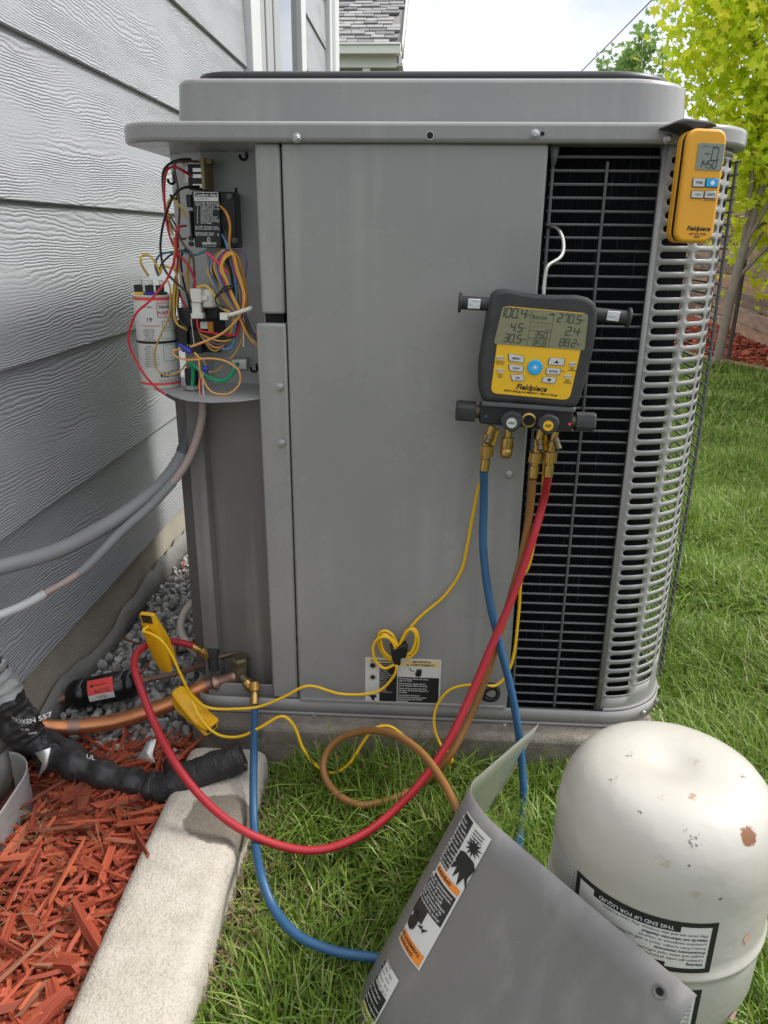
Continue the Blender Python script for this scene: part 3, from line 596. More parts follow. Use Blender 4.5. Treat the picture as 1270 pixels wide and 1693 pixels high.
# front wire guard
guard = MB(); guard.tube([(.178, 1.2575, .128), (.178, 1.2575, 1.068)], .0026, 'guard_wire', 8); g0 = obj('wire_guard', guard, ac)
hub = Vector((0, 0, 0))
for x in (.2575, .337):
    b = MB(); b.tube([(x, 1.2575, .118), (x, 1.2575, 1.056 if x < .3 else 1.07)], .0023 if x < .3 else .0030, 'guard_wire', 8); obj('upright_wire', b, g0)
for x in (.178, .337):
    b = MB(); b.add([(x - .003, 1.2545, 1.050), (x + .003, 1.2545, 1.050), (x + .0075, 1.2525, 1.079), (x - .0075, 1.2525, 1.079)], [(0, 1, 2, 3)], 'guard_wire'); obj('wire_tab', b, g0, solid=.002)
    b = MB(); b.add([(x - .003, 1.2545, .150), (x + .003, 1.2545, .150), (x + .009, 1.2525, .113), (x - .009, 1.2525, .113)], [(3, 2, 1, 0)], 'guard_wire'); obj('wire_tab', b, g0, solid=.002)
NR = 51; PITCH = .01875; Z0 = .125
b = MB(); b.tube([(-.0865, 0, 0), (.0865, 0, 0)], .0021, 'guard_wire', 6); gw = obj('cross_wire', b, g0, world=False); me_w = gw.data
go = ORG[g0.name]
for k in range(NR):
    o = gw if k == 0 else link_mesh('cross_wire', me_w, g0)
    o.location = Vector((.2605, 1.2605, Z0 + k * PITCH)) - go
# right side wire guard, seen edge on past the corner
b = MB(); b.tube([(.492, 1.395, .11), (.498, 1.395, .6), (.492, 1.395, 1.07)], .003, 'guard_wire', 8); g1 = obj('wire_guard', b, ac)
for y in (1.55, 1.72, 1.89, 2.03):
    b = MB(); b.tube([(.492, y, .11), (.492, y, 1.07)], .003, 'guard_wire', 8); obj('upright_wire', b, g1)
b = MB(); b.tube([(0, 0, 0), (0, .70, 0)], .0018, 'guard_wire', 6); gs = obj('cross_wire', b, g1, world=False)
for k in range(NR):
    o = gs if k == 0 else link_mesh('cross_wire', gs.data, g1)
    o.location = Vector((.4865, 1.365, Z0 + .004 + k * PITCH)) - ORG[g1.name]
# slotted corner panel: every slot is cut through the curved sheet
def arc_pt(s):
    """s = length along the sheet from its left edge"""
    if s < .012: return (.333 + s, 1.2475), (0, -1)
    r = .125; a = (s - .012) / r
    if a <= math.pi / 2: return (.345 + r * math.sin(a), 1.3725 - r * math.cos(a)), (math.sin(a), -math.cos(a))
    return (.47, 1.3725 + (s - .012 - r * math.pi / 2)), (1, 0)
STOT = .012 + .125 * math.pi / 2 + .012
b = MB()
NR2 = 51; zlo, zhi = .121, 1.079; zs0 = .128 + .034
cells = [(.012, .064), (.070, .122), (.128, .180)]
cuts = [0.0] + [c for ab in cells for c in ((ab[0] - .003 if ab[0] > .02 else ab[0] - .004), (ab[1] + .003))]
def sheetq(s0, s1, z0, z1):
    n = max(1, int((s1 - s0) / .012)); V = []; Fq = []
    for i in range(n + 1):
        (x, y), _ = arc_pt(s0 + (s1 - s0) * i / n); V += [(x, y, z0), (x, y, z1)]
    b.add(V, [(2 * i, 2 * i + 2, 2 * i + 3, 2 * i + 1) for i in range(n)], 'unit_paint')
cell_s = [(0.008, .067), (.067, .125), (.125, .183)]
sheetq(0, .008, zlo, zhi); sheetq(.183, STOT, zlo, zhi)
ztop = zhi - .012; rows = int((ztop - .165) / PITCH)
zbase = ztop - rows * PITCH
sheetq(.008, .183, ztop, zhi)
for ci, (s0, s1) in enumerate(cell_s):
    for k in range(-6, rows):
        z0 = zbase + k * PITCH; z1 = z0 + PITCH
        if z0 < zlo: continue
        lowest = .135 + max(0, (s0 - .0)) ** 1.25 * .9           # the slots stop along a rising curve
        if z0 < lowest: 
            sheetq(s0, s1, z0, z1); continue
        h = .0052; m = .0055; zc = (z0 + z1) / 2; sa, sb_ = s0 + m, s1 - m
        inner = []
        nseg = 4
        for j in range(nseg + 1): a = R_(90 + 180 * j / nseg); inner.append((sa + h * 1 + h * math.cos(a), zc + h * math.sin(a)))
        for j in range(1, 5): inner.append((sa + h + (sb_ - sa - 2 * h) * j / 5, zc - h))
        for j in range(nseg + 1): a = R_(-90 + 180 * j / nseg); inner.append((sb_ - h + h * math.cos(a), zc + h * math.sin(a)))
        for j in range(1, 5): inner.append((sb_ - h - (sb_ - sa - 2 * h) * j / 5, zc + h))
        outer = []
        for (s, z) in inner:
            if z > zc + h * .99: outer.append((s, z1))
            elif z < zc - h * .99: outer.append((s, z0))
            elif s < (s0 + s1) / 2: outer.append((s0, zc + (z - zc) / h * PITCH / 2))
            else: outer.append((s1, zc + (z - zc) / h * PITCH / 2))
        # corners: stretch the rounded-end vertices to the cell corners
        V = [(*arc_pt(s)[0], z) for s, z in inner] + [(*arc_pt(s)[0], z) for s, z in outer]
        n = len(inner); Fq = [(n + i, n + (i + 1) % n, (i + 1) % n, i) for i in range(n)]
        b.add(V, Fq, 'unit_paint')
        for (sx_, zz, i0) in ((s0, z1, 0), (s0, z0, nseg), (s1, z0, nseg + 5), (s1, z1, 2 * nseg + 5)):
            i = i0; j = {0: 1, nseg: nseg - 1, nseg + 5: nseg + 6, 2 * nseg + 5: 2 * nseg + 4}[i0]
            q = [(*arc_pt(outer[i][0])[0], outer[i][1]), (*arc_pt(sx_)[0], zz), (*arc_pt(outer[j][0])[0], outer[j][1])]
            b.add(q, [(0, 1, 2)], 'unit_paint')
    zfirst = min(zbase + k * PITCH for k in range(-6, rows) if zbase + k * PITCH >= zlo)
    if zfirst > zlo + 1e-4: sheetq(s0, s1, zlo, zfirst)
corner = obj('slotted_corner_panel', b, ac, solid=.0016, solid_off=-1, angle=30)
import bmesh
bm_c = bmesh.new(); bm_c.from_mesh(corner.data); bmesh.ops.remove_doubles(bm_c, verts=bm_c.verts, dist=.0002); bmesh.ops.recalc_face_normals(bm_c, faces=bm_c.faces); bm_c.to_mesh(corner.data); bm_c.free()
if sum(p_.normal.y for p_ in corner.data.polygons) > 0: corner.data.flip_normals()
corner.data.update()
b = MB(); 
for a in range(0, 91, 6): pass
b.tube([(.345 + .1265 * math.sin(R_(a)), 1.3725 - .1265 * math.cos(R_(a)), .124) for a in range(0, 91, 6)], .003, 'unit_paint', 6); obj('corner_hem', b, corner)
# screws
def screw_mesh():
    s = MB(); s.lathe([(.0068, 0), (.0068, .0012), (.0058, .0016)], (0, 0, 0), (0, -1, 0), 'screw_metal', 16)
    s.lathe([(.0042, .001), (.0042, .0042), (.0034, .0050)], (0, 0, 0), (0, -1, 0), 'screw_metal', 6); return s
s0 = None
for px, py, Y in ((491, 228, 1.232), (885, 222, 1.232), (1104, 230, 1.232), (466, 733, 1.2415), (842, 785, 1.2415), (520, 1187, 1.241), (784, 1201, 1.241), (813, 1203, 1.241), (834, 1199, 1.241), (974, 1208, 1.241), (463, 640, 1.2425)):
    p = at(px, py, Y)
    if s0 is None: s0 = obj('screw', screw_mesh(), ac, world=False); o = s0
    else: o = link_mesh('screw', s0.data, ac)
    o.location = p - ORG[ac.name]
for a in (38, 62, 84):
    o = link_mesh('screw', s0.data, ac); o.location = Vector((.345 + .1335 * math.sin(R_(a)), 1.374 - .1335 * math.cos(R_(a)), .106)) - ORG[ac.name]; o.rotation_euler = (0, 0, R_(a))
p = at(711, 224, 1.2322); b = MB(); b.lathe([(.0048, 0), (.0048, .0004)], p, (0, -1, 0), 'black_void', 14); b.lathe([(.0062, -.0004), (.0062, .0002)], p, (0, -1, 0), 'screw_metal', 16); obj('screw_hole', b, ac)
p = at(897, 221, 1.2322); b = MB(); b.lathe([(.003, 0), (.003, .0004)], p, (0, -1, 0), 'black_void', 10); obj('screw_hole', b, ac)

# warning label on the service panel
fr = Frame((at(667, 1127, 1.2423)))
ORIG_ = fr.o
def label_part(name, parent, builder): 
    b_ = MB(); builder(b_, lambda p: tuple(fr.o + fr.u * p[0] + fr.v * p[1] + fr.w * p[2])); return obj(name, b_, parent, smooth=False)
A_ = fr.uv(604, 1086); B_ = fr.uv(727, 1166); x0, x1, y0, y1 = A_[0], B_[0], B_[1], A_[1]
def lab(b, T):
    b.prism(rrect(x0, x1, y0, y1, .003), 0, .0004, 'label_white', T)
wl = label_part('warning_label', ac, lab)
W_ = x1 - x0; H_ = y1 - y0; xm = x0 + W_ * .43
def q4(b, T, xa, xb, ya, yb, m, w=.0007): b.add([T((xa, ya, w)), T((xb, ya, w)), T((xb, yb, w)), T((xa, yb, w))], [(0, 1, 2, 3)], m)
def wl_print(b, T):
    m = .003
    q4(b, T, x0 + m, xm - .001, y1 - .010, y1 - m, 'label_cream'); q4(b, T, xm + .0005, x1 - m, y1 - .0165, y1 - m, 'label_cream')
    q4(b, T, x0 + W_ * .19, xm - .001, y0 + m, y1 - .011, 'label_black'); q4(b, T, xm + .0005, x1 - m, y0 + m, y1 - H_ * .40, 'label_black')
    b.text('▲ WARNING'.replace('▲', ''), (x0 + xm) / 2 + .004, y1 - .0067, .0062, 'ink', .001, T, bold=.02)
    b.text('WARNING', (xm + x1) / 2 + .006, y1 - .0062, .0062, 'ink', .001, T, bold=.02); b.text('AVERTISSEMENT', (xm + x1) / 2 + .006, y1 - .0128, .0062, 'ink', .001, T, bold=.02)
    for tx, ty in ((x0 + .010, y1 - .0085), ((xm + x1) / 2 - .013, y1 - .008), ((xm + x1) / 2 - .024, y1 - .0146)): b.add([T((tx, ty, .001)), T((tx + .005, ty, .001)), T((tx + .0025, ty + .0045, .001))], [(0, 1, 2)], 'ink')
    lines = ['Risk of electric shock. Can cause', 'injury or death.', 'Disconnect all remote electric', 'power supplies before servicing.', 'Risque de choc electrique. Peut', 'entrainer des blessures graves ou', 'mortelles.', 'Deconnecter toutes les', 'alimentations electriques avant', "d'entreprendre les travaux", "d'entretien."]
    yy = y1 - H_ * .40 - .0035
    for i, s in enumerate(lines):
        b.text(s, xm + .0022, yy, .0046, 'white_print', .001, T, align='LEFT', bold=.01, sx=.9); yy -= .0043 + (.0018 if i in (1, 3, 6) else 0)
    yy = y1 - .014
    for i, s in enumerate(['Explosion hazard', 'Do not use air to', 'leak test', 'Fire hazard', 'Check wiring', 'Refrigerant under', 'high pressure', 'Wear eye', 'protection', 'Risque', 'd incendie', 'Verifier', 'le cablage', 'Gaz sous pression']):
        b.text(s, x0 + W_ * .20, yy, .0036, 'white_print', .001, T, align='LEFT', sx=.85); yy -= .0045
    # pictograms: flames, burst, drip hand, shocked hand
    for (cx_, cy_, n, r1, r2) in ((x0 + W_ * .10, y1 - .017, 9, .008, .004), (x0 + W_ * .10, y1 - .042, 13, .008, .003)):
        b.add([T((cx_ + math.cos(2 * math.pi * i / (2 * n)) * (r1 if i % 2 else r2), cy_ + math.sin(2 * math.pi * i / (2 * n)) * (r1 if i % 2 else r2), .001)) for i in range(2 * n)], [tuple(range(2 * n))], 'ink')
    cx_, cy_ = x0 + W_ * .10, y0 + .012
    b.add([T((cx_ + a, cy_ + c, .001)) for a, c in ((-.008, .004), (.006, .006), (.008, .002), (.003, -.002), (.004, -.007), (-.001, -.006), (-.003, 0))], [tuple(range(7))], 'ink')
    cx_, cy_ = (xm + x1) / 2 - .002, y1 - H_ * .30
    b.add([T((cx_ + a, cy_ + c, .001)) for a, c in ((-.006, 0), (-.005, -.006), (0, -.009), (.006, -.006), (.0065, .002), (.0065, .008), (.005, .008), (.0045, .003), (.004, .009), (.0022, .009), (.0018, .003), (.001, .009), (-.001, .009), (-.0012, .003), (-.002, .007), (-.0036, .007), (-.0038, 0))], [tuple(range(17))], 'ink')
    b.add([T((cx_ - .018 + a, cy_ + c, .001)) for a, c in ((0, .010), (.006, .006), (.005, .005), (.012, .003), (.012, .002), (.003, .004), (.004, .0055), (0, .0085))], [tuple(range(8))], 'ink')
label_part('lettering', wl, wl_print)

# ================================================================== CONTROL COMPARTMENT CONTENTS
def z1(u, v): return (180 + u / 3.681, 220 + v / 3.681)         # the enlarged view of the compartment
def c1(u, v, Y): return at(*z1(u, v), Y)
def cyl_T(c, r, th0, zmid):
    """flat print (u, v, w) wrapped on an upright cylinder, u to the viewer's right"""
    def T(p):
        a = th0 + p[0] / r; return (c[0] + (r + p[2]) * math.cos(a), c[1] + (r + p[2]) * math.sin(a), zmid + p[1])
    return T
CC = c1(318, 1500, 1.345); CC.z = SH; cr = .0345
cap = thing('capacitor', 'white cylindrical capacitor with red stripes standing in the open compartment', 'capacitor', CC)
ch = .158
b = MB(); b.lathe([(cr * .96, .0005), (cr, .003), (cr, ch - .003), (cr * 1.04, ch - .002), (cr * 1.04, ch), (cr * .9, ch), (cr * .88, ch - .003)], CC, (0, 0, 1), 'label_white', 40); canb = obj('can', b, cap)
b = MB(); b.lathe([(cr + .0006, ch - .008), (cr + .0006, ch - .0035)], CC, (0, 0, 1), 'label_red', 40, cap=False); b.lathe([(cr + .0006, .007), (cr + .0006, .011)], CC, (0, 0, 1), 'label_red', 40, cap=False); obj('stripe', b, canb)
b = MB(); b.lathe([(cr + .0002, .078), (cr + .0016, .079), (cr + .0016, .0815), (cr + .0002, .0825)], CC, (0, 0, 1), 'black_plastic', 40, cap=False); obj('strap', b, cap)
b = MB(); th0 = math.atan2(-CC.y, -CC.x) + .12; T = cyl_T(CC, cr, th0, CC.z)
def frame_rect(b, T, xa, xb, ya, yb, t, m, w=.0008):
    for (p, q, r_, s_) in ((xa, xb, ya, ya + t), (xa, xb, yb - t, yb), (xa, xa + t, ya, yb), (xb - t, xb, ya, yb)):
        n = 6; b.add([T((p + (q - p) * i / n, yy, w)) for i in range(n + 1) for yy in (r_, s_)], [(2 * i, 2 * i + 2, 2 * i + 3, 2 * i + 1) for i in range(n)], m)
frame_rect(b, T, -.001, .024, .122, .146, .0008, 'wire_red')
b.text('50mfd', .0115, .139, .0075, 'ink', .001, T, bold=.01); b.text('PURPLE', .0115, .129, .0075, 'wire_red', .001, T, bold=.01)
b.text('19', -.016, .118, .011, 'ink', .001, T, shear=.2); b.text('370V 440V', -.018, .139, .0045, 'ink', .001, T); b.text('70 MICROFARADS', -.015, .108, .004, 'wire_red', .001, T)
for i, s in enumerate(['CAPACITOR', 'PROTECTED S', '10000 AFC', '50/60 Hz 70C', 'NO PCB', 'MOTOR RUN']): b.text(s, -.017, .102 - i * .0034, .0034, 'ink', .001, T)
frame_rect(b, T, .003, .030, .086, .100, .0007, 'wire_green'); frame_rect(b, T, .006, .020, .104, .116, .0006, 'ink')
frame_rect(b, T, .004, .032, .048, .076, .0007, 'wire_green')
for i in range(9): b.text('MADE IN USA LISTED'[: 8 + (i * 5) % 9], -.018, .073 - i * .0042, .0034, 'ink', .001, T)
b.text('RU', .004, .0245, .012, 'ink', .001, T, bold=.03, shear=-.2); frame_rect(b, T, .013, .030, .021, .031, .0006, 'ink'); b.text('Motors and Controls', .008, .0145, .0034, 'ink', .001, T)
obj('lettering', b, canb)
for dx, m, m2 in ((-.019, 'wire_yellow', 'wire_yellow'), (0.0, 'steel', 'nut_blue'), (.018, 'steel', 'black_plastic')):
    b = MB(); b.box(CC.x + dx - .0035, CC.x + dx + .0035, CC.y - .012, CC.y - .009, SH + ch, SH + ch + .024, 'steel'); b.box(CC.x + dx - .0075, CC.x + dx + .0075, CC.y - .018, CC.y - .0172, SH + ch - .002, SH + ch + .016, 'black_plastic'); b.box(CC.x + dx - .0078, CC.x + dx + .0078, CC.y - .0186, CC.y - .004, SH + ch - .0015, SH + ch + .0045, m2); obj('terminal', b, cap)

# diagnostic module
fm = Frame(c1(620, 525, 1.318), yaw=R_(3)); mod = thing('control_module', 'black diagnostic module with white printed legend above the wire bundle', 'control module', fr=fm)
U = lambda u, v, w=0: fm.uv(*z1(u, v), w)
def rect_uv(fu, a, bq): p, q = fu(*a), fu(*bq); return min(p[0], q[0]), max(p[0], q[0]), min(p[1], q[1]), max(p[1], q[1])
x0, x1, y0, y1 = rect_uv(U, (490, 352), (775, 700))
b = MB(); b.box(x0, x1, y0, y1, -.06, -.012, 'black_plastic'); mb_ = obj('case', b, mod, world=False, bevel=.002)
x0, x1, y0, y1 = rect_uv(U, (505, 350), (690, 702))
b = MB(); b.box(x0, x1, y0 + .001, y1 - .001, -.011, 0, 'black_plastic'); face = obj('face', b, mod, world=False, bevel=.0015)
x0, x1, y0, y1 = rect_uv(U, (462, 372), (500, 450)); b = MB(); b.box(x0, x1, y0, y1, -.05, -.006, 'black_plastic'); obj('clip', b, mod, world=False, bevel=.001)
x0, x1, y0, y1 = rect_uv(U, (477, 470), (497, 640)); b = MB(); b.box(x0, x1, y0, y1, -.05, -.008, 'grey_plastic'); obj('edge_strip', b, mod, world=False)
for v in (640, 675): 
    p = U(495, v); b = MB(); b.lathe([(.004, 0), (.004, .008)], (p[0], p[1], -.012), (0, 0, 1), 'black_plastic', 12); obj('boss', b, mod, world=False)
for uv_ in ((728, 385), (760, 655)):
    p = U(*uv_); b = MB(); b.lathe([(.0048, -.0), (.0048, .006), (.003, .007)], (p[0], p[1], -.013), (0, 0, 1), 'grey_plastic', 14); obj('screw', b, mod, world=False)
b = MB(); x0, x1, y0, y1 = rect_uv(U, (517, 358), (668, 415)); W2 = .0006
b.add([(x0, y0, W2), (x1, y0, W2), (x1, y1, W2), (x0, y1, W2)], [(0, 1, 2, 3)], 'white_print')
b.add([(x0 + .001, y0 + .006, .0009), (x1 - .001, y0 + .006, .0009), (x1 - .001, y1 - .001, .0009), (x0 + .001, y1 - .001, .0009)], [(0, 1, 2, 3)], 'ink')
b.text('Comfort Alert', (x0 + x1) / 2, (y0 + y1) / 2 + .002, .0068, 'white_print', .0012, bold=.02, shear=.15, sx=.98); b.text('DIAGNOSTICS', (x0 + x1) / 2 - .006, y0 + .003, .0032, 'ink', .0012)
for i, s in enumerate(['Green LED  Module Power', 'Yellow LED  Alert Codes', '1    Long Run Time', '2    System Pressure Trip', '3    Short Cycling', '4    Locked Rotor', '5    Open Circuit', '6    Open Start Circuit', '7    Open Run Circuit', '8    Welded Contactor', '9    Low Voltage', '', 'Red LED  Protector open', 'and no compressor current', '', 'Flashing codes repeat', 'until condition clears']):
    p = U(525 + (12 if 1 < i < 11 else 0), 424 + i * 12.2)
    if s: b.text(s, p[0], p[1], .0036, 'white_print', W2, align='LEFT', bold=.01)
p = U(612, 672); b.text('EMERSON', p[0], p[1], .0052, 'white_print', W2, bold=.02); p = U(612, 688); b.text('Climate Technologies', p[0], p[1], .0026, 'white_print', W2)
for s, v in (('R', 442), ('C', 535), ('S', 620)): p = U(666, v); b.text(s, p[0], p[1], .0055, 'white_print', W2, bold=.02)
for k in range(2):
    p = U(609, 650); b.tube([(p[0] + .0022 * math.cos(a), p[1] + (.0042 if k == 0 else .002) * math.sin(a), .0008) for a in np.linspace(0, 2 * math.pi, 14, endpoint=False)], .0004, 'white_print', 4, closed=True)
obj('lettering', b, face, world=False)

# terminal block at the top of the plate
tb = thing('terminal_block', 'small black terminal block on a tan board at the compartment top', 'terminal block', c1(540, 340, 1.34))
b = MB(); p = c1(583, 345, 1.335); q = c1(583, 150, 1.335); b.box(p.x - .002, p.x + .003, 1.328, YP - .002, p.z, q.z, 'tan_board'); b.box(p.x - .008, p.x + .012, 1.34, 1.36, q.z - .008, q.z - .001, 'tan_board'); obj('board', b, tb)
for v0, v1 in ((190, 262), (270, 345)):
    p = c1(487, v1, 1.345); q = c1(572, v0, 1.345); b = MB(); b.box(p.x, q.x, 1.343, YP - .003, p.z, q.z, 'black_plastic'); o = obj('block', b, tb, bevel=.0015)
for v in (225, 262, 322):
    p = c1(545, v, 1.338); b = MB(); b.box(p.x - .009, p.x + .006, p.y - .001, p.y + .006, p.z - .0028, p.z + .0028, 'steel'); obj('spade_terminal', b, tb)
p = c1(468, 235, 1.35); b = MB(); b.box(p.x - .004, p.x + .004, 1.348, 1.352, p.z - .016, p.z + .014, 'steel'); obj('bus_bar', b, tb)

# contactor
ct = thing('contactor', 'black contactor with copper coil behind the white connector', 'contactor', c1(560, 1330, 1.35))
p = c1(445, 1330, 1.34); q = c1(665, 1065, 1.34)
b = MB(); b.box(p.x, q.x, 1.335, YP - .003, p.z, q.z, 'black_plastic'); obj('body', b, ct, bevel=.002)
for u0, u1, v0, v1, Y in ((450, 520, 1075, 1180, 1.322), (500, 560, 1200, 1340, 1.318), (420, 470, 1140, 1300, 1.325), (600, 660, 1070, 1130, 1.325)):
    p = c1(u0, v1, Y); q = c1(u1, v0, Y); b = MB(); b.box(p.x, q.x, Y, 1.334, p.z, q.z, 'black_plastic'); obj('pole_block', b, ct, bevel=.0015)
p = c1(602, 1218, 1.326); q = c1(640, 1150, 1.326); b = MB(); b.lathe([(.0055, 0), (.0055, q.z - p.z)], (p.x + .005, 1.330, p.z), (0, 0, 1), 'wire_orange', 16); obj('coil', b, ct)
p = c1(560, 1190, 1.324); q = c1(600, 1150, 1.324); b = MB(); b.box(p.x, q.x, 1.322, 1.333, p.z, q.z, 'nylon'); obj('coil_bobbin', b, ct)
p = c1(487, 1290, 1.317); b = MB(); b.text('L1', p.x, 0, .005, 'white_print'); b.V = [(x, 1.3165, p.z + y) for x, y, z in b.V]; obj('lettering', b, ct)

# wiring: each wire a tube of its own
wr = thing('control_wiring', 'tangle of coloured wires bundled with a white tie in the open compartment', 'wiring', c1(700, 1300, 1.31))
def wire(col, pts, r=.0017, Y=1.30, lab=None, n=7):
    P = []
    for q in pts: P.append(c1(q[0], q[1], q[2] if len(q) > 2 else Y))
    bb = MB(); bb.tube(catmull(P, 7), r, 'wire_' + col, n); o = obj('wire', bb, wr)
    if lab: o['label'] = lab
    return o
wire('red', [(500, 262, 1.335), (450, 228), (395, 205), (352, 232), (337, 330), (345, 480), (370, 620), (420, 730), (480, 800), (518, 880), (527, 945)], .0021, 1.315)
wire('red', [(470, 565, 1.33), (425, 575), (408, 640), (408, 730), (380, 830), (340, 910), (250, 1020, 1.27), (165, 1100, 1.26), (122, 1220, 1.26), (132, 1310, 1.26), (180, 1410, 1.26), (240, 1500, 1.255), (330, 1582, 1.245), (415, 1628, 1.245)], .0019, 1.29, 'long red wire looping out over the capacitor')
wire('black', [(350, 1592, 1.2445), (415, 1630, 1.2445)], .0026)
wire('black', [(545, 325, 1.335), (450, 335), (390, 390), (340, 520), (317, 640), (317, 740), (345, 840), (420, 920), (475, 970), (500, 1030)], .0020, 1.30)
wire('black', [(500, 160, 1.345), (420, 165), (350, 205), (328, 270), (338, 420)], .0022, 1.33)
wire('brown', [(560, 175, 1.345), (460, 172), (400, 195), (420, 330), (430, 480), (420, 640), (425, 760), (410, 930), (405, 1120), (440, 1190)], .0019, 1.325)
wire('yellow', [(472, 512, 1.33), (432, 442), (388, 405), (358, 432), (370, 560), (400, 660), (400, 820)], .0018, 1.32)
wire('yellow', [(242, 870, 1.325), (196, 792), (205, 745), (250, 748), (292, 805), (312, 850), (330, 810), (400, 830)], .0019, 1.31)
wire('teal', [(302, 870, 1.325), (283, 800), (310, 742), (370, 726), (450, 722), (520, 742), (600, 712)], .0020, 1.32)
wire('black', [(310, 860, 1.325), (320, 800), (380, 740), (450, 715), (505, 742), (522, 860), (515, 960)], .0017, 1.325)
wire('brown', [(368, 528), (400, 590), (460, 685), (510, 745), (520, 850)], .0018, 1.31)
wire('yellow', [(425, 700), (412, 880), (398, 1020), (408, 1150), (470, 1190)], .0018, 1.32)
wire('gold', [(500, 715), (480, 850), (490, 990)], .0022, 1.325)
wire('gold', [(440, 850), (470, 890), (500, 980)], .0018, 1.325)
wire('gold', [(355, 892), (376, 960), (362, 1120), (310, 1240), (280, 1330), (290, 1432), (350, 1474), (430, 1450), (490, 1382), (540, 1360), (575, 1385), (592, 1420)], .0016, 1.275)
wire('black', [(430, 950), (420, 1050), (440, 1150), (480, 1185)], .0018, 1.315)
wire('peach', [(800, 905), (828, 1000), (790, 1120), (700, 1212), (600, 1262), (495, 1302)], .0020, 1.27)
wire('peach', [(520, 1335), (545, 1370), (562, 1470), (620, 1570), (720, 1588), (792, 1530), (792, 1450), (720, 1392), (620, 1372), (480, 1380), (398, 1352), (400, 1322), (470, 1320)], .0017, 1.265)
wire('green', [(488, 1392), (530, 1425), (600, 1482), (680, 1508), (740, 1480), (776, 1412)], .0031, 1.29)
wire('green', [(492, 1390), (512, 1440), (508, 1540)], .0032, 1.30)
wire('blue', [(692, 620, 1.31), (716, 672), (734, 745), (762, 850), (778, 1000), (772, 1200), (748, 1300), (690, 1315)], .0022, 1.285)
wire('orange', [(682, 445, 1.316), (718, 490), (738, 570), (735, 700), (790, 770), (835, 960), (835, 1080)], .0022, 1.29)
wire('black', [(690, 540, 1.314), (712, 610), (725, 720), (745, 850), (770, 1080)], .0020, 1.295)
wire('purple', [(770, 706), (815, 712), (838, 780), (832, 880)], .0014, 1.29)
wire('pink', [(590, 726), (650, 775), (722, 850)], .0021, 1.28)
wire('gold', [(430, 560), (415, 700), (425, 820), (400, 900), (395, 1040), (420, 1160), (480, 1200)], .0018, 1.322)
wire('red', [(410, 640), (418, 760), (412, 900), (440, 1000), (470, 1060)], .0019, 1.318)
wire('black', [(470, 700, 1.33), (440, 760), (450, 880), (480, 1000), (500, 1080)], .0018, 1.33)
wire('gold', [(365, 520), (385, 600), (402, 680), (395, 800), (420, 900), (412, 1060)], .0017, 1.312)
wire('brown', [(470, 640, 1.33), (440, 640), (405, 560), (375, 515), (352, 560)], .0016, 1.316)
wire('yellow', [(535, 940), (590, 930), (640, 985), (680, 1060), (740, 1090)], .0019, 1.285)
wire('black', [(660, 1000), (700, 940), (760, 935), (660, 985), (655, 1030), (700, 1070)], .0015, 1.272)
wire('grey', [(830, 1100), (880, 1180), (952, 1290, 1.262)], .0024, 1.276)
wire('black', [(828, 1110), (870, 1210), (950, 1318, 1.262)], .0026, 1.274)
wire('white', [(500, 1130), (520, 1290)], .0008, 1.30)
tie = (775, 1085)
loops = ['yellow', 'blue', 'grey', 'peach', 'black', 'yellow', 'gold', 'blue', 'brown', 'pink', 'peach', 'yellow']
rk = random.Random(5)
for i, c in enumerate(loops):
    j = lambda a: rk.uniform(-a, a)
    f_ = i / len(loops)
    lx = 602 + 95 * f_; ty = 765 - 30 * math.sin(f_ * 3)
    wire(c, [(tie[0] - 20 + 50 * f_, tie[1] + j(8)), (690 + 70 * f_ + j(8), 1000), (lx + 30, 900 + j(15)), (lx, 820 + j(15)), (lx + 25, ty + 5), (lx + 70, ty - 8 + j(8)), (740 + 50 * f_, 850 + j(15)), (770 + 55 * f_, 960 + j(15)), (tie[0] + 10 + 45 * f_, tie[1])], .0019 + j(.0003), 1.298 - .002 * i)
for i, c in enumerate(['red', 'yellow', 'peach', 'black', 'white', 'black', 'blue', 'red', 'green', 'gold', 'black', 'orange']):
    f_ = i / 12
    wire(c, [(770 + 60 * (1 - f_), 1080), (820 - 10 * f_, 1140 + 20 * f_), (860 - 5 * f_, 1210 + 40 * f_), (912, 1232 + 70 * f_, 1.27), (952, 1235 + 90 * f_, 1.262)], .0019, 1.285 - .001 * i)
for i, c in enumerate(['gold', 'peach', 'purple', 'yellow', 'black', 'red']):
    f_ = i / 6
    wire(c, [(760 + 12 * i, 1085), (745 + 8 * i, 1190 + 20 * f_), (700 + 14 * i, 1290 - 12 * i), (640 + 10 * i, 1325 - 20 * i), (585, 1270 - 12 * i), (545, 1190), (535, 1130)], .0018, 1.295 - .003 * i)
wire('gold', [(820, 1080), (810, 1250), (770, 1340), (740, 1375)], .0018, 1.285)
wire('gold', [(700, 1410), (660, 1445), (620, 1455), (600, 1440)], .0014, 1.29)
wire('white', [(822, 1100), (820, 1300)], .0012, 1.28)
for c, u in (('red', 560), ('white', 572), ('peach', 550)): wire(c, [(575, 1440), (u, 1520), (u + 8, 1620, 1.27)], .0012, 1.28)
b = MB(); P = [c1(u, v, 1.268) for u, v in ((692, 1112), (760, 1100), (862, 1066))]; dirv = (P[-1] - P[0]).normalized(); upv = Vector((0, -1, 0)).cross(dirv).normalized()
V = []
for p in catmull(P + [c1(862, 1066, 1.30)], 5): V += [p - upv * .003, p + upv * .003]
b.add(V, [(2 * i, 2 * i + 2, 2 * i + 3, 2 * i + 1) for i in range(len(V) // 2 - 1)], 'nylon'); p = P[0]; b.box(p.x - .002, p.x + .008, p.y - .005, p.y + .004, p.z - .005, p.z + .004, 'nylon'); obj('cable_tie', b, wr, solid=.0016)
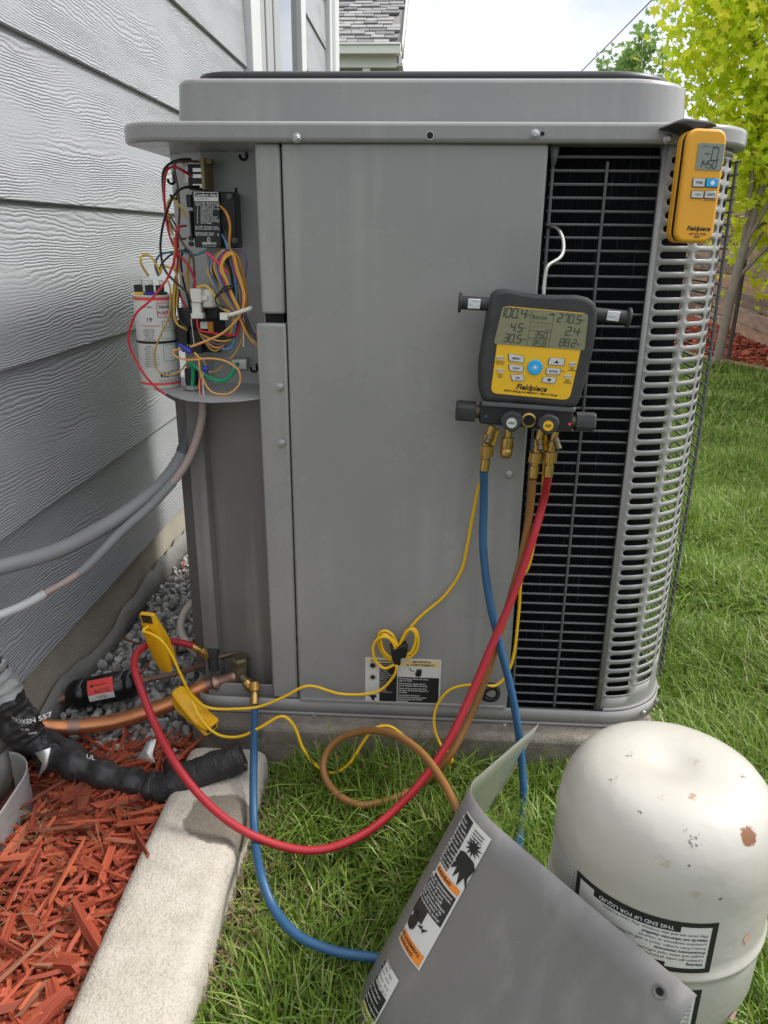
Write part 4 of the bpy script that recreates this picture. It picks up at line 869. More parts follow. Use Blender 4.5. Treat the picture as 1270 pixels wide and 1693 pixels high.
p = c1(400, 628, 1.312); b = MB(); b.box(p.x - .005, p.x + .005, p.y - .004, p.y + .004, p.z - .002, p.z + .002, 'nylon'); obj('cable_tie', b, wr)
for (u0, u1, v0, v1, Y) in ((498, 560, 948, 1030, 1.300), (508, 556, 1030, 1115, 1.303), (500, 572, 1098, 1130, 1.298), (560, 600, 990, 1020, 1.302)):
    p = c1(u0, v1, Y); q = c1(u1, v0, Y); b = MB(); b.box(p.x, q.x, Y, Y + .016, p.z, q.z, 'nylon'); obj('connector', b, wr, bevel=.0012)
p = c1(612, 1000, 1.318); b = MB(); b.lathe([(.0115, 0), (.0125, .002), (.0125, .026), (.0115, .028)], (p.x, p.y, p.z - .015), (0, 0, 1), 'nylon', 20); obj('connector', b, wr)
for (a, c) in (((422, 1285), (498, 1335)), ((572, 1432), (604, 1440))):
    p = c1(*a, 1.262); q = c1(*c, 1.262); L_ = (q - p).length; b = MB()
    b.lathe([(.0028, 0), (.0036, L_ * .2), (.0052, L_ * .8), (.0056, L_)] if L_ > .015 else [(.0045, 0), (.0058, .002), (.0058, L_)], p, q - p, 'nut_blue', 8); obj('wire_nut', b, wr, smooth=False)
b = MB(); p = c1(800, 1405, 1.37); b.box(p.x - .014, p.x + .014, 1.36, YP - .003, p.z - .008, p.z + .010, 'steel'); b.lathe([(.004, 0), (.004, .006)], (p.x - .004, 1.358, p.z), (0, -1, 0), 'wire_green', 6); obj('ground_lug', b, wr, bevel=.001)
# exits at the right of the bundle
# conduit and cable leaving through the shelf
cdt = thing('conduit', 'thick grey flexible conduit curving from the control compartment to the house wall', 'conduit', gz(315, 690, .6))
ctop = c1(510, 1560, 1.315); ctop.z = SH + .004
path = catmull([ctop - Vector((0, 0, .012)), at(318, 700, 1.318), at(306, 745, 1.315), at(278, 790, 1.29), at(232, 832, 1.26), at(165, 875, 1.22), at(90, 912, 1.18), at(0, 938, 1.13), at(-90, 960, 1.08)], 10)
b = MB(); k = 22
b.tube(path[:k], .0150, 'conduit_dark', 16); obj('conduit_sleeve', b, cdt)
b = MB(); b.tube(path[k - 1:], .0134, 'conduit_grey', 16); obj('conduit_run', b, cdt)
b = MB(); b.lathe([(.012, .0), (.012, .03), (.010, .034)], ctop, (0, 0, 1), 'black_plastic', 8); b.lathe([(.017, -.002), (.017, .005), (.013, .006)], ctop, (0, 0, 1), 'screw_metal', 20); obj('lock_nut', b, cdt)
cb2 = thing('thermostat_cable', 'thin grey sleeved cable hanging below the thick conduit, pink wire showing', 'cable', at(200, 880, 1.2))
path = catmull([c1(570, 1600, 1.285), at(334, 690, 1.28), at(322, 735, 1.275), at(298, 782, 1.262), at(252, 834, 1.24), at(200, 880, 1.215), at(138, 942, 1.18), at(80, 978, 1.15), at(30, 1005, 1.12), at(-60, 1040, 1.07)], 10)
b = MB(); b.tube(path[:34], .0068, 'sleeve_pink', 14); obj('sleeve', b, cb2)
b = MB(); b.tube(path[33:62], .0080, 'conduit_grey', 14); obj('sleeve', b, cb2)
b = MB(); b.tube(path[60:73], .0060, 'sleeve_pink', 12); obj('wire_core', b, cb2)
b = MB(); b.tube(path[71:], .0078, 'sleeve_white', 14); obj('sleeve', b, cb2)

# ================================================================== REFRIGERANT LINES
sv = thing('service_valves', 'brass refrigerant service valves at the lower left of the condenser', 'valves', at(400, 1150, 1.28))
V1 = at(397, 1108, 1.285)
b = MB(); b.lathe([(.0165, -.030), (.0175, -.026), (.0175, .012), (.015, .016)], V1, (0, 0, 1), 'dull_brass', 6); b.lathe([(.0195, .014), (.0195, .026), (.015, .030)], V1, (0, 0, 1), 'dull_brass', 6); obj('suction_valve', b, sv, bevel=.001)
b = MB(); pA = V1 + Vector((.006, -.012, -.006)); pB = at(421, 1142, 1.255)
b.tube([pA, pB], .0085, 'dull_brass', 12); b.lathe([(.0085, 0), (.0108, .002), (.0108, .016), (.0085, .018)], pA + (pB - pA) * .35, pB - pA, 'brass', 18); obj('service_port', b, sv)
V2 = at(353, 1088, 1.30)
b = MB(); b.lathe([(.011, -.025), (.011, .010), (.013, .010), (.013, .020), (.010, .022)], V2, (0, 0, 1), 'rubber', 10); b.tube([V2, V2 + Vector((.05, .02, .006))], .005, 'dull_brass', 8); obj('liquid_valve', b, sv)
suc = [at(392, 1117, 1.278), at(360, 1128, 1.275), at(335, 1136, 1.27), at(290, 1160, 1.245), at(235, 1180, 1.225), at(180, 1195, 1.21), at(120, 1202, 1.195), at(70, 1202, 1.18), at(20, 1195, 1.17)]
sp = catmull(suc, 8)
st = thing('suction_pipe', 'thick bright copper pipe bending from the service valve towards the house', 'pipe', sp[30])
b = MB(); b.tube(sp[14:], .0150, 'copper', 18); obj('tube', b, st)
b = MB(); rr = [.0105 + .0055 * max(0, math.sin(i * .9)) * (1 if 3 < i < 12 else .3) for i in range(17)]; b.tube(sp[:17], rr, 'dull_copper', 16); obj('joint', b, st)
b = MB(); b.tube(sp[46:50], .0155, 'dull_copper', 16); obj('scorch_band', b, st)
D0, D1 = at(113, 1151, 1.31), at(228, 1128, 1.34); dd = (D1 - D0); dl = dd.length
fd = thing('filter_drier', 'glossy black filter drier cylinder with red flow label above the gravel', 'filter drier', (D0 + D1) / 2)
R0 = .0305
b = MB(); b.lathe([(.010, -.004), (.016, -.002), (.0255, .006), (.0285, .012), (.0295, .014), (R0, .017), (R0, dl * .24), (R0 - .0022, dl * .26), (R0, dl * .28), (R0, dl * .80), (R0 - .0025, dl * .83), (R0, dl * .86), (R0, dl - .012), (.026, dl - .004), (.014, dl + .003), (.009, dl + .004)], D0, dd, 'gloss_black', 36); obj('body', b, fd, angle=50)
du = dd.normalized(); view = (O_ - (D0 + D1) / 2); vn = (view - du * view.dot(du)).normalized(); vu = du.cross(vn).normalized()
if vu.z < 0: vu = -vu
def T_d(p):
    a = p[1] / R0; return tuple(D0 + du * p[0] + (vn * math.cos(a) + vu * math.sin(a)) * (R0 + p[2]))
def curved(b, T, xa, xb, ya, yb, m, w, n=10): b.add([T((x, ya + (yb - ya) * i / n, w)) for i in range(n + 1) for x in (xa, xb)], [(2 * i, 2 * i + 1, 2 * i + 3, 2 * i + 2) for i in range(n)], m)
b = MB(); lx0, lx1 = dl * .34, dl * .70
curved(b, T_d, lx0, lx1, -.008, .024, 'label_red', .0006); curved(b, T_d, lx0, lx1, -.021, -.008, 'label_white', .0006); fl = obj('flow_label', b, fd)
b = MB(); b.text('FLOW', (lx0 + lx1) / 2 + .002, -.001, .0105, 'ink', .001, T_d, bold=.005, flip=True)
curved(b, T_d, lx0 + .008, lx1 - .012, .0095, .0110, 'ink', .001, 2); b.add([T_d(q) for q in ((lx0 + .004, .0102, .001), (lx0 + .011, .0065, .001), (lx0 + .011, .0140, .001))], [(0, 1, 2)], 'ink')
for i, s in enumerate(['LIQUID LINE', 'FILTER DRIER', '165S']): b.text(s, (lx0 + lx1) / 2 + .003 * i, -.0115 - .0032 * i, .0034, 'ink', .001, T_d, flip=True)
obj('lettering', b, fl)
lq = thing('liquid_line', 'thin dull copper liquid line through the filter drier to the valves', 'pipe', D1)
b = MB(); b.tube(catmull([D1 + dd.normalized() * .002, at(250, 1122, 1.342), at(295, 1113, 1.34), at(325, 1103, 1.33), at(349, 1095, 1.305)], 8), .0056, 'dull_copper', 12); obj('tube', b, lq)
b = MB(); b.tube([at(226, 1128, 1.342), at(236, 1126, 1.342), at(248, 1123, 1.342)], [.0085, .0085, .0065], 'dull_copper', 12); obj('collar', b, lq)
b = MB(); b.tube(catmull([at(114, 1152, 1.309), at(95, 1160, 1.30), at(60, 1164, 1.28), at(25, 1158, 1.26)], 8), .0056, 'dull_copper', 12); obj('tube', b, lq)
b = MB(); b.tube([at(112, 1152, 1.308), at(88, 1161, 1.296)], [.0085, .0075], 'dull_copper', 12); obj('collar', b, lq)
# insulated line set: taped bundle and the loose black foam sleeve lying on the kerb
ti = thing('taped_line_bundle', 'black taped line set bundle rising beside the house wall at the left edge', 'pipe wrap', at(40, 1220, 1.15))
bpth = catmull([at(-60, 1060, 1.12), at(-25, 1105, 1.12), at(2, 1150, 1.12), at(28, 1190, 1.12), at(52, 1222, 1.12), at(76, 1243, 1.11)], 14)
rk = random.Random(2)
b = MB(); b.tube(bpth, [.032 + .003 * math.sin(i * .45) + .0022 * (i % 4 == 0) if i < 54 else .032 - .0013 * (i - 54) for i in range(len(bpth))], 'tape_black', 36); rough(b, .006, 42); obj('tape_wrap', b, ti, sub=1, angle=180)
b = MB(); b.tube(bpth[14:30], [.0365 + .002 * math.sin(i * 1.3) for i in range(16)], 'grey_tape', 36, cap=False); rough(b, .006, 42); obj('grey_tape', b, ti)
tf = Frame(at(48, 1202, 1.074), roll=R_(8)); b = MB()
for s, u, v, sz in (('POLYKEN 557', 0, .012, .012), ('UL 181', -.008, -.004, .006), ('LISTED', .004, -.012, .005)):
    b.text(s, u, v, sz, 'white_print', 0.002, lambda p: tuple(tf.o + tf.u * p[0] + tf.v * p[1] + tf.w * (p[2] - 14 * p[0] ** 2)), bold=.02)
obj('lettering', b, ti)
b = MB(); q = [at(58, 1245, 1.07), at(84, 1236, 1.07), at(78, 1268, 1.06), at(62, 1288, 1.055), at(70, 1262, 1.055)]; b.add(q, [(0, 1, 2, 3, 4)], 'foil'); obj('foil_tape', b, ti, solid=.001)
fs = thing('foam_sleeve', 'black foam pipe insulation sleeve lying bent across mulch and concrete edging', 'pipe insulation', at(270, 1300, 1.08))
fpth = catmull([at(75, 1250, 1.115), at(120, 1264, 1.10), at(180, 1283, 1.085), at(235, 1297, 1.075), at(268, 1303, 1.068)], 14)
b = MB(); b.tube(fpth, [.024 + .003 * math.sin(i * .55) + rk.uniform(-.0012, .0012) for i in range(len(fpth))], 'tape_black', 30); rough(b, .0035, 30, 3); obj('sleeve', b, fs, sub=1, angle=180)
fp2 = catmull([at(262, 1305, 1.067), at(290, 1294, 1.07), at(330, 1278, 1.082), at(370, 1262, 1.095), at(402, 1250, 1.105)], 12)
b = MB(); b.tube(fp2, [.0255 + .0009 * (i % 2) for i in range(len(fp2))], 'foam_black', 30); rough(b, .0035, 45, 5); obj('sleeve', b, fs)
fp3 = catmull([at(45, 1200, 1.17), at(95, 1228, 1.15), at(140, 1252, 1.13), at(175, 1268, 1.115)], 6)
b = MB(); b.tube(fp3, .014, 'foam_black', 16); rough(b, .008, 40, 8); obj('torn_strip', b, fs, sub=1)
b = MB(); dS = fp2[-1] - fp2[-3]
for i, p in enumerate(fp2[4:]):
    for k in range(2):
        q = p + Vector((0, -.020, -.0115)) + (dS.normalized() * .006 * k); b.tube([q, q + Vector((.003, .001, .006))], .0007, 'white_print', 4)
obj('stitching', b, fs)
b = MB(); p = at(146, 1250, 1.06); pf = Frame(at(150, 1252, 1.066), roll=R_(-14)); b.text('UL', 0, 0, .013, 'white_print', 0, lambda p: tuple(pf.o + pf.u * p[0] + pf.v * p[1] + pf.w * p[2]), bold=.02); obj('lettering', b, fs)
b = MB(); q = [at(242, 1226, 1.075), at(258, 1222, 1.07), at(252, 1248, 1.062), at(258, 1262, 1.055), at(226, 1254, 1.06), at(236, 1240, 1.066)]; b.add(q, [tuple(range(6))], 'foil'); obj('foil_tape', b, fs, solid=.001)
b = MB(); q = [at(262, 1222, 1.05), at(276, 1232, 1.045), at(280, 1250, 1.04), at(292, 1262, 1.035), at(272, 1282, 1.04), at(268, 1262, 1.045), at(276, 1252, 1.045)]; b.add(q, [tuple(range(7))], 'foam_black'); obj('torn_flap', b, fs, solid=.003)
dp = MB(); dp.tube(catmull([at(345, 978, 1.52), at(325, 990, 1.52), at(306, 1012, 1.50), at(299, 1035, 1.48), at(304, 1055, 1.46), at(318, 1072, 1.44), at(335, 1085, 1.42)], 7), .0088, 'pvc_white', 14)
tag(obj('drain_pipe', dp, loc=at(299, 1035, 1.48)), 'small off-white drain pipe curving out of the gravel behind the condenser corner', 'pipe')

# ================================================================== DIGITAL MANIFOLD
def z2(u, v): return (740 + u / 3.603, 350 + v / 3.603)
fM = Frame(at(*z2(545, 850), 1.165), roll=R_(-4.2), pitch=R_(-3))
man = thing('digital_manifold', 'yellow and black digital manifold gauge hanging from the wire guard', 'manifold gauge', fr=fM)
U = lambda u, v, w=0: fM.uv(*z2(u, v), w)
out = [U(*p) for p in [(270, 490), (300, 466), (350, 460), (420, 474), (520, 492), (640, 497), (720, 498), (780, 498), (840, 512), (885, 545), (900, 590), (893, 700), (870, 850), (830, 1010), (795, 1120), (770, 1168), (720, 1172), (500, 1150), (230, 1132), (205, 1115), (190, 1050), (192, 900), (215, 760), (245, 580)]]
def inset(poly, k):
    c = (sum(p[0] for p in poly) / len(poly), sum(p[1] for p in poly) / len(poly)); return [(c[0] + (p[0] - c[0]) * k, c[1] + (p[1] - c[1]) * k) for p in poly]
b = MB(); b.prism(out, -.042, -.006, 'rubber'); b.prism(out, -.006, 0.0, 'rubber', top=inset(out, .955)); boot = obj('rubber_boot', b, man, world=False, bevel=.003, seg=2)
facep = rquad([U(*p) for p in [(325, 560), (842, 606), (725, 1122), (256, 1080)]], .010)
b = MB(); b.prism(facep, -.004, .0012, 'yellow_face'); fac = obj('face', b, man, world=False)
scr = [U(*p) for p in [(328, 565), (838, 610), (815, 826), (274, 786)]]
b = MB(); b.prism(rquad(scr, .004), .0006, .0019, 'lcd'); lcd = obj('screen', b, man, world=False)
b = MB(); w = .0023
def dig(s, u1, v0, v1): # right-aligned at u1, baseline v1
    q = U(u1, v1); h = U(u1, v0)[1] - q[1]; b.segs(s, q[0], q[1], h, 'lcd_ink', w, .14, right=True)
dig('100.4', 470, 582, 638); dig('4.5', 448, 668, 716); dig('30.5', 440, 735, 782); dig('270.5', 795, 620, 668); dig('2.4', 780, 692, 742); dig('88.2', 765, 762, 806); dig('350', 592, 718, 755); dig('85.8', 585, 770, 804)
for s, u, v, sz in (('PSIG', 478, 618, .0042), ('PSIG', 800, 648, .0042), ('SC', 458, 692, .0038), ('SH', 788, 718, .0038), ('VSAT', 455, 762, .0038), ('LSAT', 775, 790, .0038), ('LL°F', 588, 750, .003), ('SL', 578, 800, .003)):
    q = U(u, v); b.text(s, q[0], q[1], sz, 'lcd_ink', w, shear=.2)
q = U(548, 632); b.text('R410A', q[0], q[1], .0078, 'lcd_ink', w, shear=.1); q = U(598, 704); b.text('MICRON', q[0], q[1], .0026, 'lcd_ink', w)
for i in range(4): q = U(505 + 24 * i, 686); b.segs('-', q[0], q[1] - .002, .006, 'lcd_ink', w)
def ln(p, q): 
    a, c = U(*p), U(*q); d = Vector((c[0] - a[0], c[1] - a[1])).normalized() * .00022; n = Vector((-d.y, d.x)); b.add([(a[0] + n.x, a[1] + n.y, w), (a[0] - n.x, a[1] - n.y, w), (c[0] - n.x, c[1] - n.y, w), (c[0] + n.x, c[1] + n.y, w)], [(3, 2, 1, 0)], 'lcd_ink')
for p, q in (((503, 590), (472, 800)), ((636, 606), (600, 812)), ((495, 655), (628, 668)), ((485, 705), (620, 718)), ((480, 752), (612, 762)), ((503, 590), (510, 640))): ln(p, q)
q0 = U(600, 612); b.add([(q0[0], q0[1], w), (q0[0] + .008, q0[1] - .001, w), (q0[0] + .008, q0[1] + .003, w)], [(0, 1, 2)], 'lcd_ink')
obj('readout', b, lcd, world=False)
def button(quad, m, txt=None, h=.0042, name='button', r=.0025, arrow=0):
    c = [U(*p, .001) for p in quad]; bb = MB(); bb.prism(rquad(c, r), .0005, .0032, m); o = obj(name, bb, fac, world=False, bevel=.0006, seg=1)
    bb = MB(); bb.prism(rquad(inset(c, 1.09), r), .0004, .0014, 'ink'); obj('button_edge', bb, o, world=False) if False else None
    cx_, cy_ = sum(p[0] for p in c) / 4, sum(p[1] for p in c) / 4
    return cx_, cy_
tx = MB()
for quad, s, ar in (([(364, 846), (452, 860), (454, 902), (366, 888)], 'MENU', 0), ([(366, 908), (449, 920), (448, 956), (368, 946)], 'VIEW', 0), ([(375, 968), (452, 974), (455, 1008), (385, 1004)], 'AIR', 0),
                    ([(610, 870), (697, 876), (690, 918), (598, 910)], None, 1), ([(592, 930), (676, 936), (664, 972), (584, 966)], 'ENTER', 0), ([(572, 984), (650, 988), (636, 1022), (560, 1016)], None, -1)):
    edge = MB(); edge.prism(rquad(inset([U(*p, .001) for p in quad], 1.10), .003), .0006, .0016, 'ink'); obj('button_surround', edge, fac, world=False)
    c = button(quad, 'button_grey')
    if s: tx.text(s, c[0], c[1], .0042, 'ink', .0036, bold=.02)
    if ar: tx.add([(c[0] - .0035, c[1] - .002 * ar, .0036), (c[0] + .0035, c[1] - .002 * ar, .0036), (c[0], c[1] + .0025 * ar, .0036)], [(0, 1, 2) if ar > 0 else (0, 2, 1)], 'ink')
for (u, v), s1, s2 in (((313, 870), 'BACKLIGHT', 'ON / OFF'), ((315, 946), 'HOLD', 'CLEAR'), ((743, 907), 'TEST', 'PRESSURE'), ((716, 981), 'ZERO', 'PRESSURE')):
    button([(u - 20, v - 12), (u + 20, v - 9), (u + 20, v + 13), (u - 20, v + 10)], 'button_grey', r=.003)
    for i, s in enumerate((s1, s2)): q = U(u - 2, v + 26 + 12 * i); tx.text(s, q[0], q[1], .0027, 'ink', .0016, bold=.02)
q = U(520, 926, .001); bb = MB(); bb.lathe([(.0112, .0006), (.0112, .003), (.0100, .0042)], (q[0], q[1], 0), (0, 0, 1), 'button_blue', 28); obj('power_button', bb, fac, world=False)
for a in range(8): d = Vector((math.cos(R_(45 * a)), math.sin(R_(45 * a)))); n = Vector((-d.y, d.x)) * .0004; p1, p2 = d * .0028, d * .0044; tx.add([(q[0] + p1.x + n.x, q[1] + p1.y + n.y, .0046), (q[0] + p1.x - n.x, q[1] + p1.y - n.y, .0046), (q[0] + p2.x - n.x, q[1] + p2.y - n.y, .0046), (q[0] + p2.x + n.x, q[1] + p2.y + n.y, .0046)], [(3, 2, 1, 0)], 'white_print')
tx.add([(q[0] + .0017 * math.cos(a), q[1] + .0017 * math.sin(a), .0046) for a in np.linspace(0, 2 * math.pi, 10, endpoint=False)], [tuple(range(10))], 'white_print')
q = U(498, 1050); tx.text('Fieldpiece', q[0], q[1], .0115, 'ink', .0016, bold=.03, shear=.25)
q = U(494, 1078); tx.text('SMAN Refrigerant Manifold + Micron Gauge', q[0], q[1], .0044, 'ink', .0016, bold=.02, shear=.2, sx=1.02)
q = U(690, 950); tx.text('RLLF', q[0], q[1], .0028, 'ink', .0016)
obj('lettering', tx, fac, world=False)
# side handles with pipe clips
for a, e, cl in (((255, 552), (66, 540), (158, 549)), ((895, 612), (1086, 632), (986, 622))):
    p, q = U(*a, -.022), U(*e, -.022); d = Vector((q[0] - p[0], q[1] - p[1], 0)); L_ = d.length
    b = MB(); b.lathe([(.0098, -.008), (.0098, L_ - .005), (.0142, L_ - .004), (.0148, L_ - .002), (.0140, L_)], (p[0], p[1], -.022), d, 'rubber', 20); h = obj('temperature_probe_port', b, man, world=False)
    c = U(*cl, -.012); b = MB(); dn_ = d.normalized(); T = lambda p_: (c[0] + dn_.x * p_[0] - dn_.y * p_[1], c[1] + dn_.y * p_[0] + dn_.x * p_[1], -.0115 + p_[2]); b.box(-.0095, .0095, -.0072, .0072, -.002, .0018, 'foil', T); obj('contact_plate', b, h, world=False, bevel=.001)
# valve block, knobs, sight glass
b = MB(); b.prism([U(*p) for p in [(200, 1150), (760, 1190), (745, 1315), (192, 1270)]], -.045, -.010, 'black_plastic'); blk = obj('valve_block', b, man, world=False, bevel=.0025)
b = MB(); b.prism([U(*p) for p in [(215, 1130), (770, 1170), (765, 1200), (203, 1160)]], -.044, -.004, 'grey_plastic'); obj('block_lip', b, man, world=False, bevel=.002)
def knob(name, o, d, r, L_, m='rubber', n=18):
    bb = MB(); pr = []
    u, v, dd_ = frame_from(d); V = []; o = Vector(o); k = 2 * n
    for h in (0, L_ * .9, L_):
        sc = 1 if h < L_ else .88
        for i in range(k): a = 2 * math.pi * i / k; rr = r * sc * (1.0 if (i // 2) % 2 else .9); V.append(o + dd_ * h + (u * math.cos(a) + v * math.sin(a)) * rr)
    bb.add(V, [(j * k + i, j * k + (i + 1) % k, (j + 1) * k + (i + 1) % k, (j + 1) * k + i) for j in range(2) for i in range(k)] + [tuple(range(k))[::-1], tuple(range(2 * k, 3 * k))], m); return obj(name, bb, man, world=False, angle=25)
for a, e in (((165, 1190), (50, 1182)), ((760, 1248), (876, 1252))):
    p, q = U(*a, -.028), U(*e, -.028); d = Vector((q[0] - p[0], q[1] - p[1], 0)); k_ = knob('side_knob', (p[0], p[1], -.028), d, .0165, d.length, n=8)
    b = MB(); b.lathe([(.010, -.012), (.010, 0)], (p[0], p[1], -.028), d, 'dull_brass', 16); obj('collar', b, k_, world=False)
for (u, v), m, s, inkc in (((380, 1245), 'button_grey', 'VAC', 'ink'), ((598, 1262), 'yellow_face', 'REF', 'ink')):
    p = U(u, v, 0); k_ = knob('front_knob', (p[0], p[1], -.012), (0, 0, 1), .0165, .020, n=7)
    q = U(u + 2, v + 14, .009); b = MB(); b.lathe([(.0078, .0075), (.0078, .0092)], (q[0], q[1], 0), (0, 0, 1), m, 22); b.text(s, q[0], q[1], .0058, inkc, .0096, bold=.02, shear=.1); obj('knob_badge', b, k_, world=False)
p = U(482, 1240, -.008); b = MB(); b.lathe([(.0112, -.004), (.0112, .004), (.0085, .0045), (.0085, .001), (.006, -.001), (.004, -.001)], (p[0], p[1], -.008), (0, 0, 1), 'brass', 26); obj('sight_glass_ring', b, man, world=False)
b = MB(); b.lathe([(.0084, 0), (.0084, .001)], (p[0], p[1], -.0075), (0, 0, 1), 'gloss_black', 20); obj('sight_glass', b, man, world=False)
for (u, v), m in (((228, 1220), 'hose_blue'), ((728, 1266), 'label_red')):
    p = U(u, v, -.009); b = MB(); b.box(p[0] - .002, p[0] + .002, p[1] - .002, p[1] + .002, -.0098, -.0092, m); obj('colour_mark', b, blk, world=False)
# hook
hk = [U(*p, -.02) for p in [(572, 492), (578, 420), (590, 345), (605, 318), (640, 295), (672, 272), (690, 235), (690, 170), (672, 120), (648, 95), (618, 88), (592, 100), (572, 125)]]
HW = [-.02, -.02, -.02, -.021, -.023, -.027, -.032, -.040, -.050, -.062, -.074, -.088, -.100]
hk = [(*U(*p, w_), w_) for p, w_ in zip([(572, 492), (578, 420), (590, 345), (605, 318), (640, 295), (672, 272), (690, 235), (690, 170), (672, 120), (648, 95), (618, 88), (592, 100), (572, 125)], HW)]
b = MB(); b.tube(catmull(hk, 7), .0030, 'steel', 12); obj('hook', b, man, world=False)
# brass ports under the block
def port(u0, v0, u1, v1, w_=-.026):
    p, q = U(u0, v0, w_), U(u1, v1, w_); d = Vector((q[0] - p[0], q[1] - p[1], 0)); L_ = d.length
    bb = MB(); bb.lathe([(.0062, -.004), (.0062, L_ * .35), (.0085, L_ * .37), (.0085, L_ * .62), (.0065, L_ * .64), (.0060, L_)], (p[0], p[1], w_), d, 'brass', 16); return obj('port', bb, man, world=False)
port(262, 1290, 228, 1395); port(555, 1310, 528, 1440); port(640, 1322, 612, 1440)
p, q = U(362, 1300, -.026), U(346, 1468, -.026); d = Vector((q[0] - p[0], q[1] - p[1], 0)); L_ = d.length
b = MB(); b.lathe([(.006, -.004), (.006, L_ * .25), (.0098, L_ * .27), (.0102, L_ * .62), (.0090, L_ * .66), (.0098, L_ * .72), (.0098, L_ * .84), (.0070, L_ * .97), (.0045, L_)], (p[0], p[1], -.026), d, 'brass', 20); obj('flare_cap', b, man, world=False)
for (u, v, u2, v2) in ((250, 1340, 232, 1385), (548, 1365, 552, 1425), (645, 1350, 668, 1420)):
    p, q = U(u, v, -.010), U(u2, v2, -.004); d = Vector((q[0] - p[0], q[1] - p[1], .006)); b = MB(); b.lathe([(.0052, 0), (.0052, d.length * .4), (.0042, d.length * .45), (.0048, d.length * .9), (.0030, d.length)], (p[0], p[1], -.012), d, 'dull_brass', 14); obj('core_depressor', b, man, world=False)

# ================================================================== HOSES
def nut(b, o, d, r, L_):
    b.lathe([(r * .8, 0), (r, L_ * .08), (r, L_ * .9), (r * .8, L_)], o, d, 'brass', 22)
    u, v, dd_ = frame_from(d); o = Vector(o)
    for i in range(22):   # knurling
        a = 2 * math.pi * i / 22; p = o + (u * math.cos(a) + v * math.sin(a)) * r; b.tube([p + dd_ * L_ * .12, p + dd_ * L_ * .86], r * .075, 'brass', 4)
def hose(name, label, pts, r, m, ends):
    h = thing(name, label, 'hose', pts[len(pts) // 2]); path = catmull(pts, 14)
    bb = MB(); bb.tube(path, r, m, 16); obj('hose_jacket', bb, h)
    for (p, q, L_) in ends:
        p, q = Vector(p), Vector(q); d = (q - p).normalized(); bb = MB(); nut(bb, p, d, .0098, .019); obj('coupling_nut', bb, h)
        bb = MB(); bb.lathe([(.0062, 0), (.0062, .004), (.0078, .005), (.0078, .022), (.0072, .024)], p + d * .018, d, 'brass', 18); obj('ferrule', bb, h)
    return h
def m2(u, v, w): p = U(u, v, w); return fM.o + fM.u * p[0] + fM.v * p[1] + fM.w * w
e0, e1 = m2(240, 1390, -.026), m2(214, 1560, -.026)
hose('blue_hose', 'blue refrigerant hose looping over the lawn from manifold to suction valve',
     [e0 + (e1 - e0) * .9, at(800, 830, 1.195), at(799, 905, 1.19), at(808, 985, 1.18), at(826, 1065, 1.165), at(845, 1140, 1.15), at(858, 1215, 1.13), at(865, 1290, 1.10), at(864, 1355, 1.06), gz(850, 1420, .07), gz(800, 1500, .035), gz(720, 1560, .035), gz(655, 1585, .035), gz(605, 1581, .04), gz(545, 1570, .045), gz(490, 1545, .05), gz(452, 1500, .055), gz(430, 1440, .075), at(421, 1380, .965), at(419, 1310, 1.035), at(420, 1240, 1.11), at(421, 1172, 1.205)],
     .0067, 'hose_blue', [(e0, e1, .05), (at(421, 1128, 1.252), at(421, 1172, 1.218), .04)])
e0, e1 = m2(530, 1430, -.026), m2(505, 1610, -.026)
hose('tan_hose', 'tan brown charging hose with a round coil on the grass below the condenser',
     [e0 + (e1 - e0) * .9, at(874, 860, 1.20), at(860, 930, 1.195), at(838, 1010, 1.185), at(812, 1095, 1.17), at(780, 1180, 1.14), at(740, 1255, 1.10), gz(700, 1295, .06), gz(650, 1320, .045), gz(600, 1331, .04), gz(560, 1315, .045), gz(536, 1280, .06), at(540, 1245, 1.135), at(565, 1220, 1.145), at(610, 1208, 1.13), at(655, 1216, 1.09), at(695, 1243, 1.04), at(728, 1285, .98), at(755, 1335, .92), at(790, 1400, .87), gz(850, 1470, .06), gz(930, 1560, .03)],
     .0064, 'hose_tan', [(e0, e1, .05)])
e0, e1 = m2(615, 1425, -.026), m2(596, 1600, -.026)
hose('red_hose', 'red refrigerant hose drooping across the lawn to the liquid valve',
     [e0 + (e1 - e0) * .9, at(898, 830, 1.20), at(878, 900, 1.185), at(848, 985, 1.165), at(812, 1070, 1.14), at(778, 1150, 1.11), at(738, 1232, 1.07), at(690, 1300, 1.03), at(640, 1350, 1.0), at(590, 1385, .965), at(530, 1405, .945), at(470, 1400, .94), at(400, 1372, .945), at(340, 1325, .97), at(290, 1262, 1.01), at(255, 1195, 1.07), at(230, 1130, 1.12), at(222, 1100, 1.15), at(228, 1078, 1.19), at(250, 1064, 1.23), at(282, 1060, 1.265), at(318, 1067, 1.285)],
     .0066, 'hose_red', [(e0, e1, .05), (at(345, 1083, 1.298), at(318, 1068, 1.287), .04)])

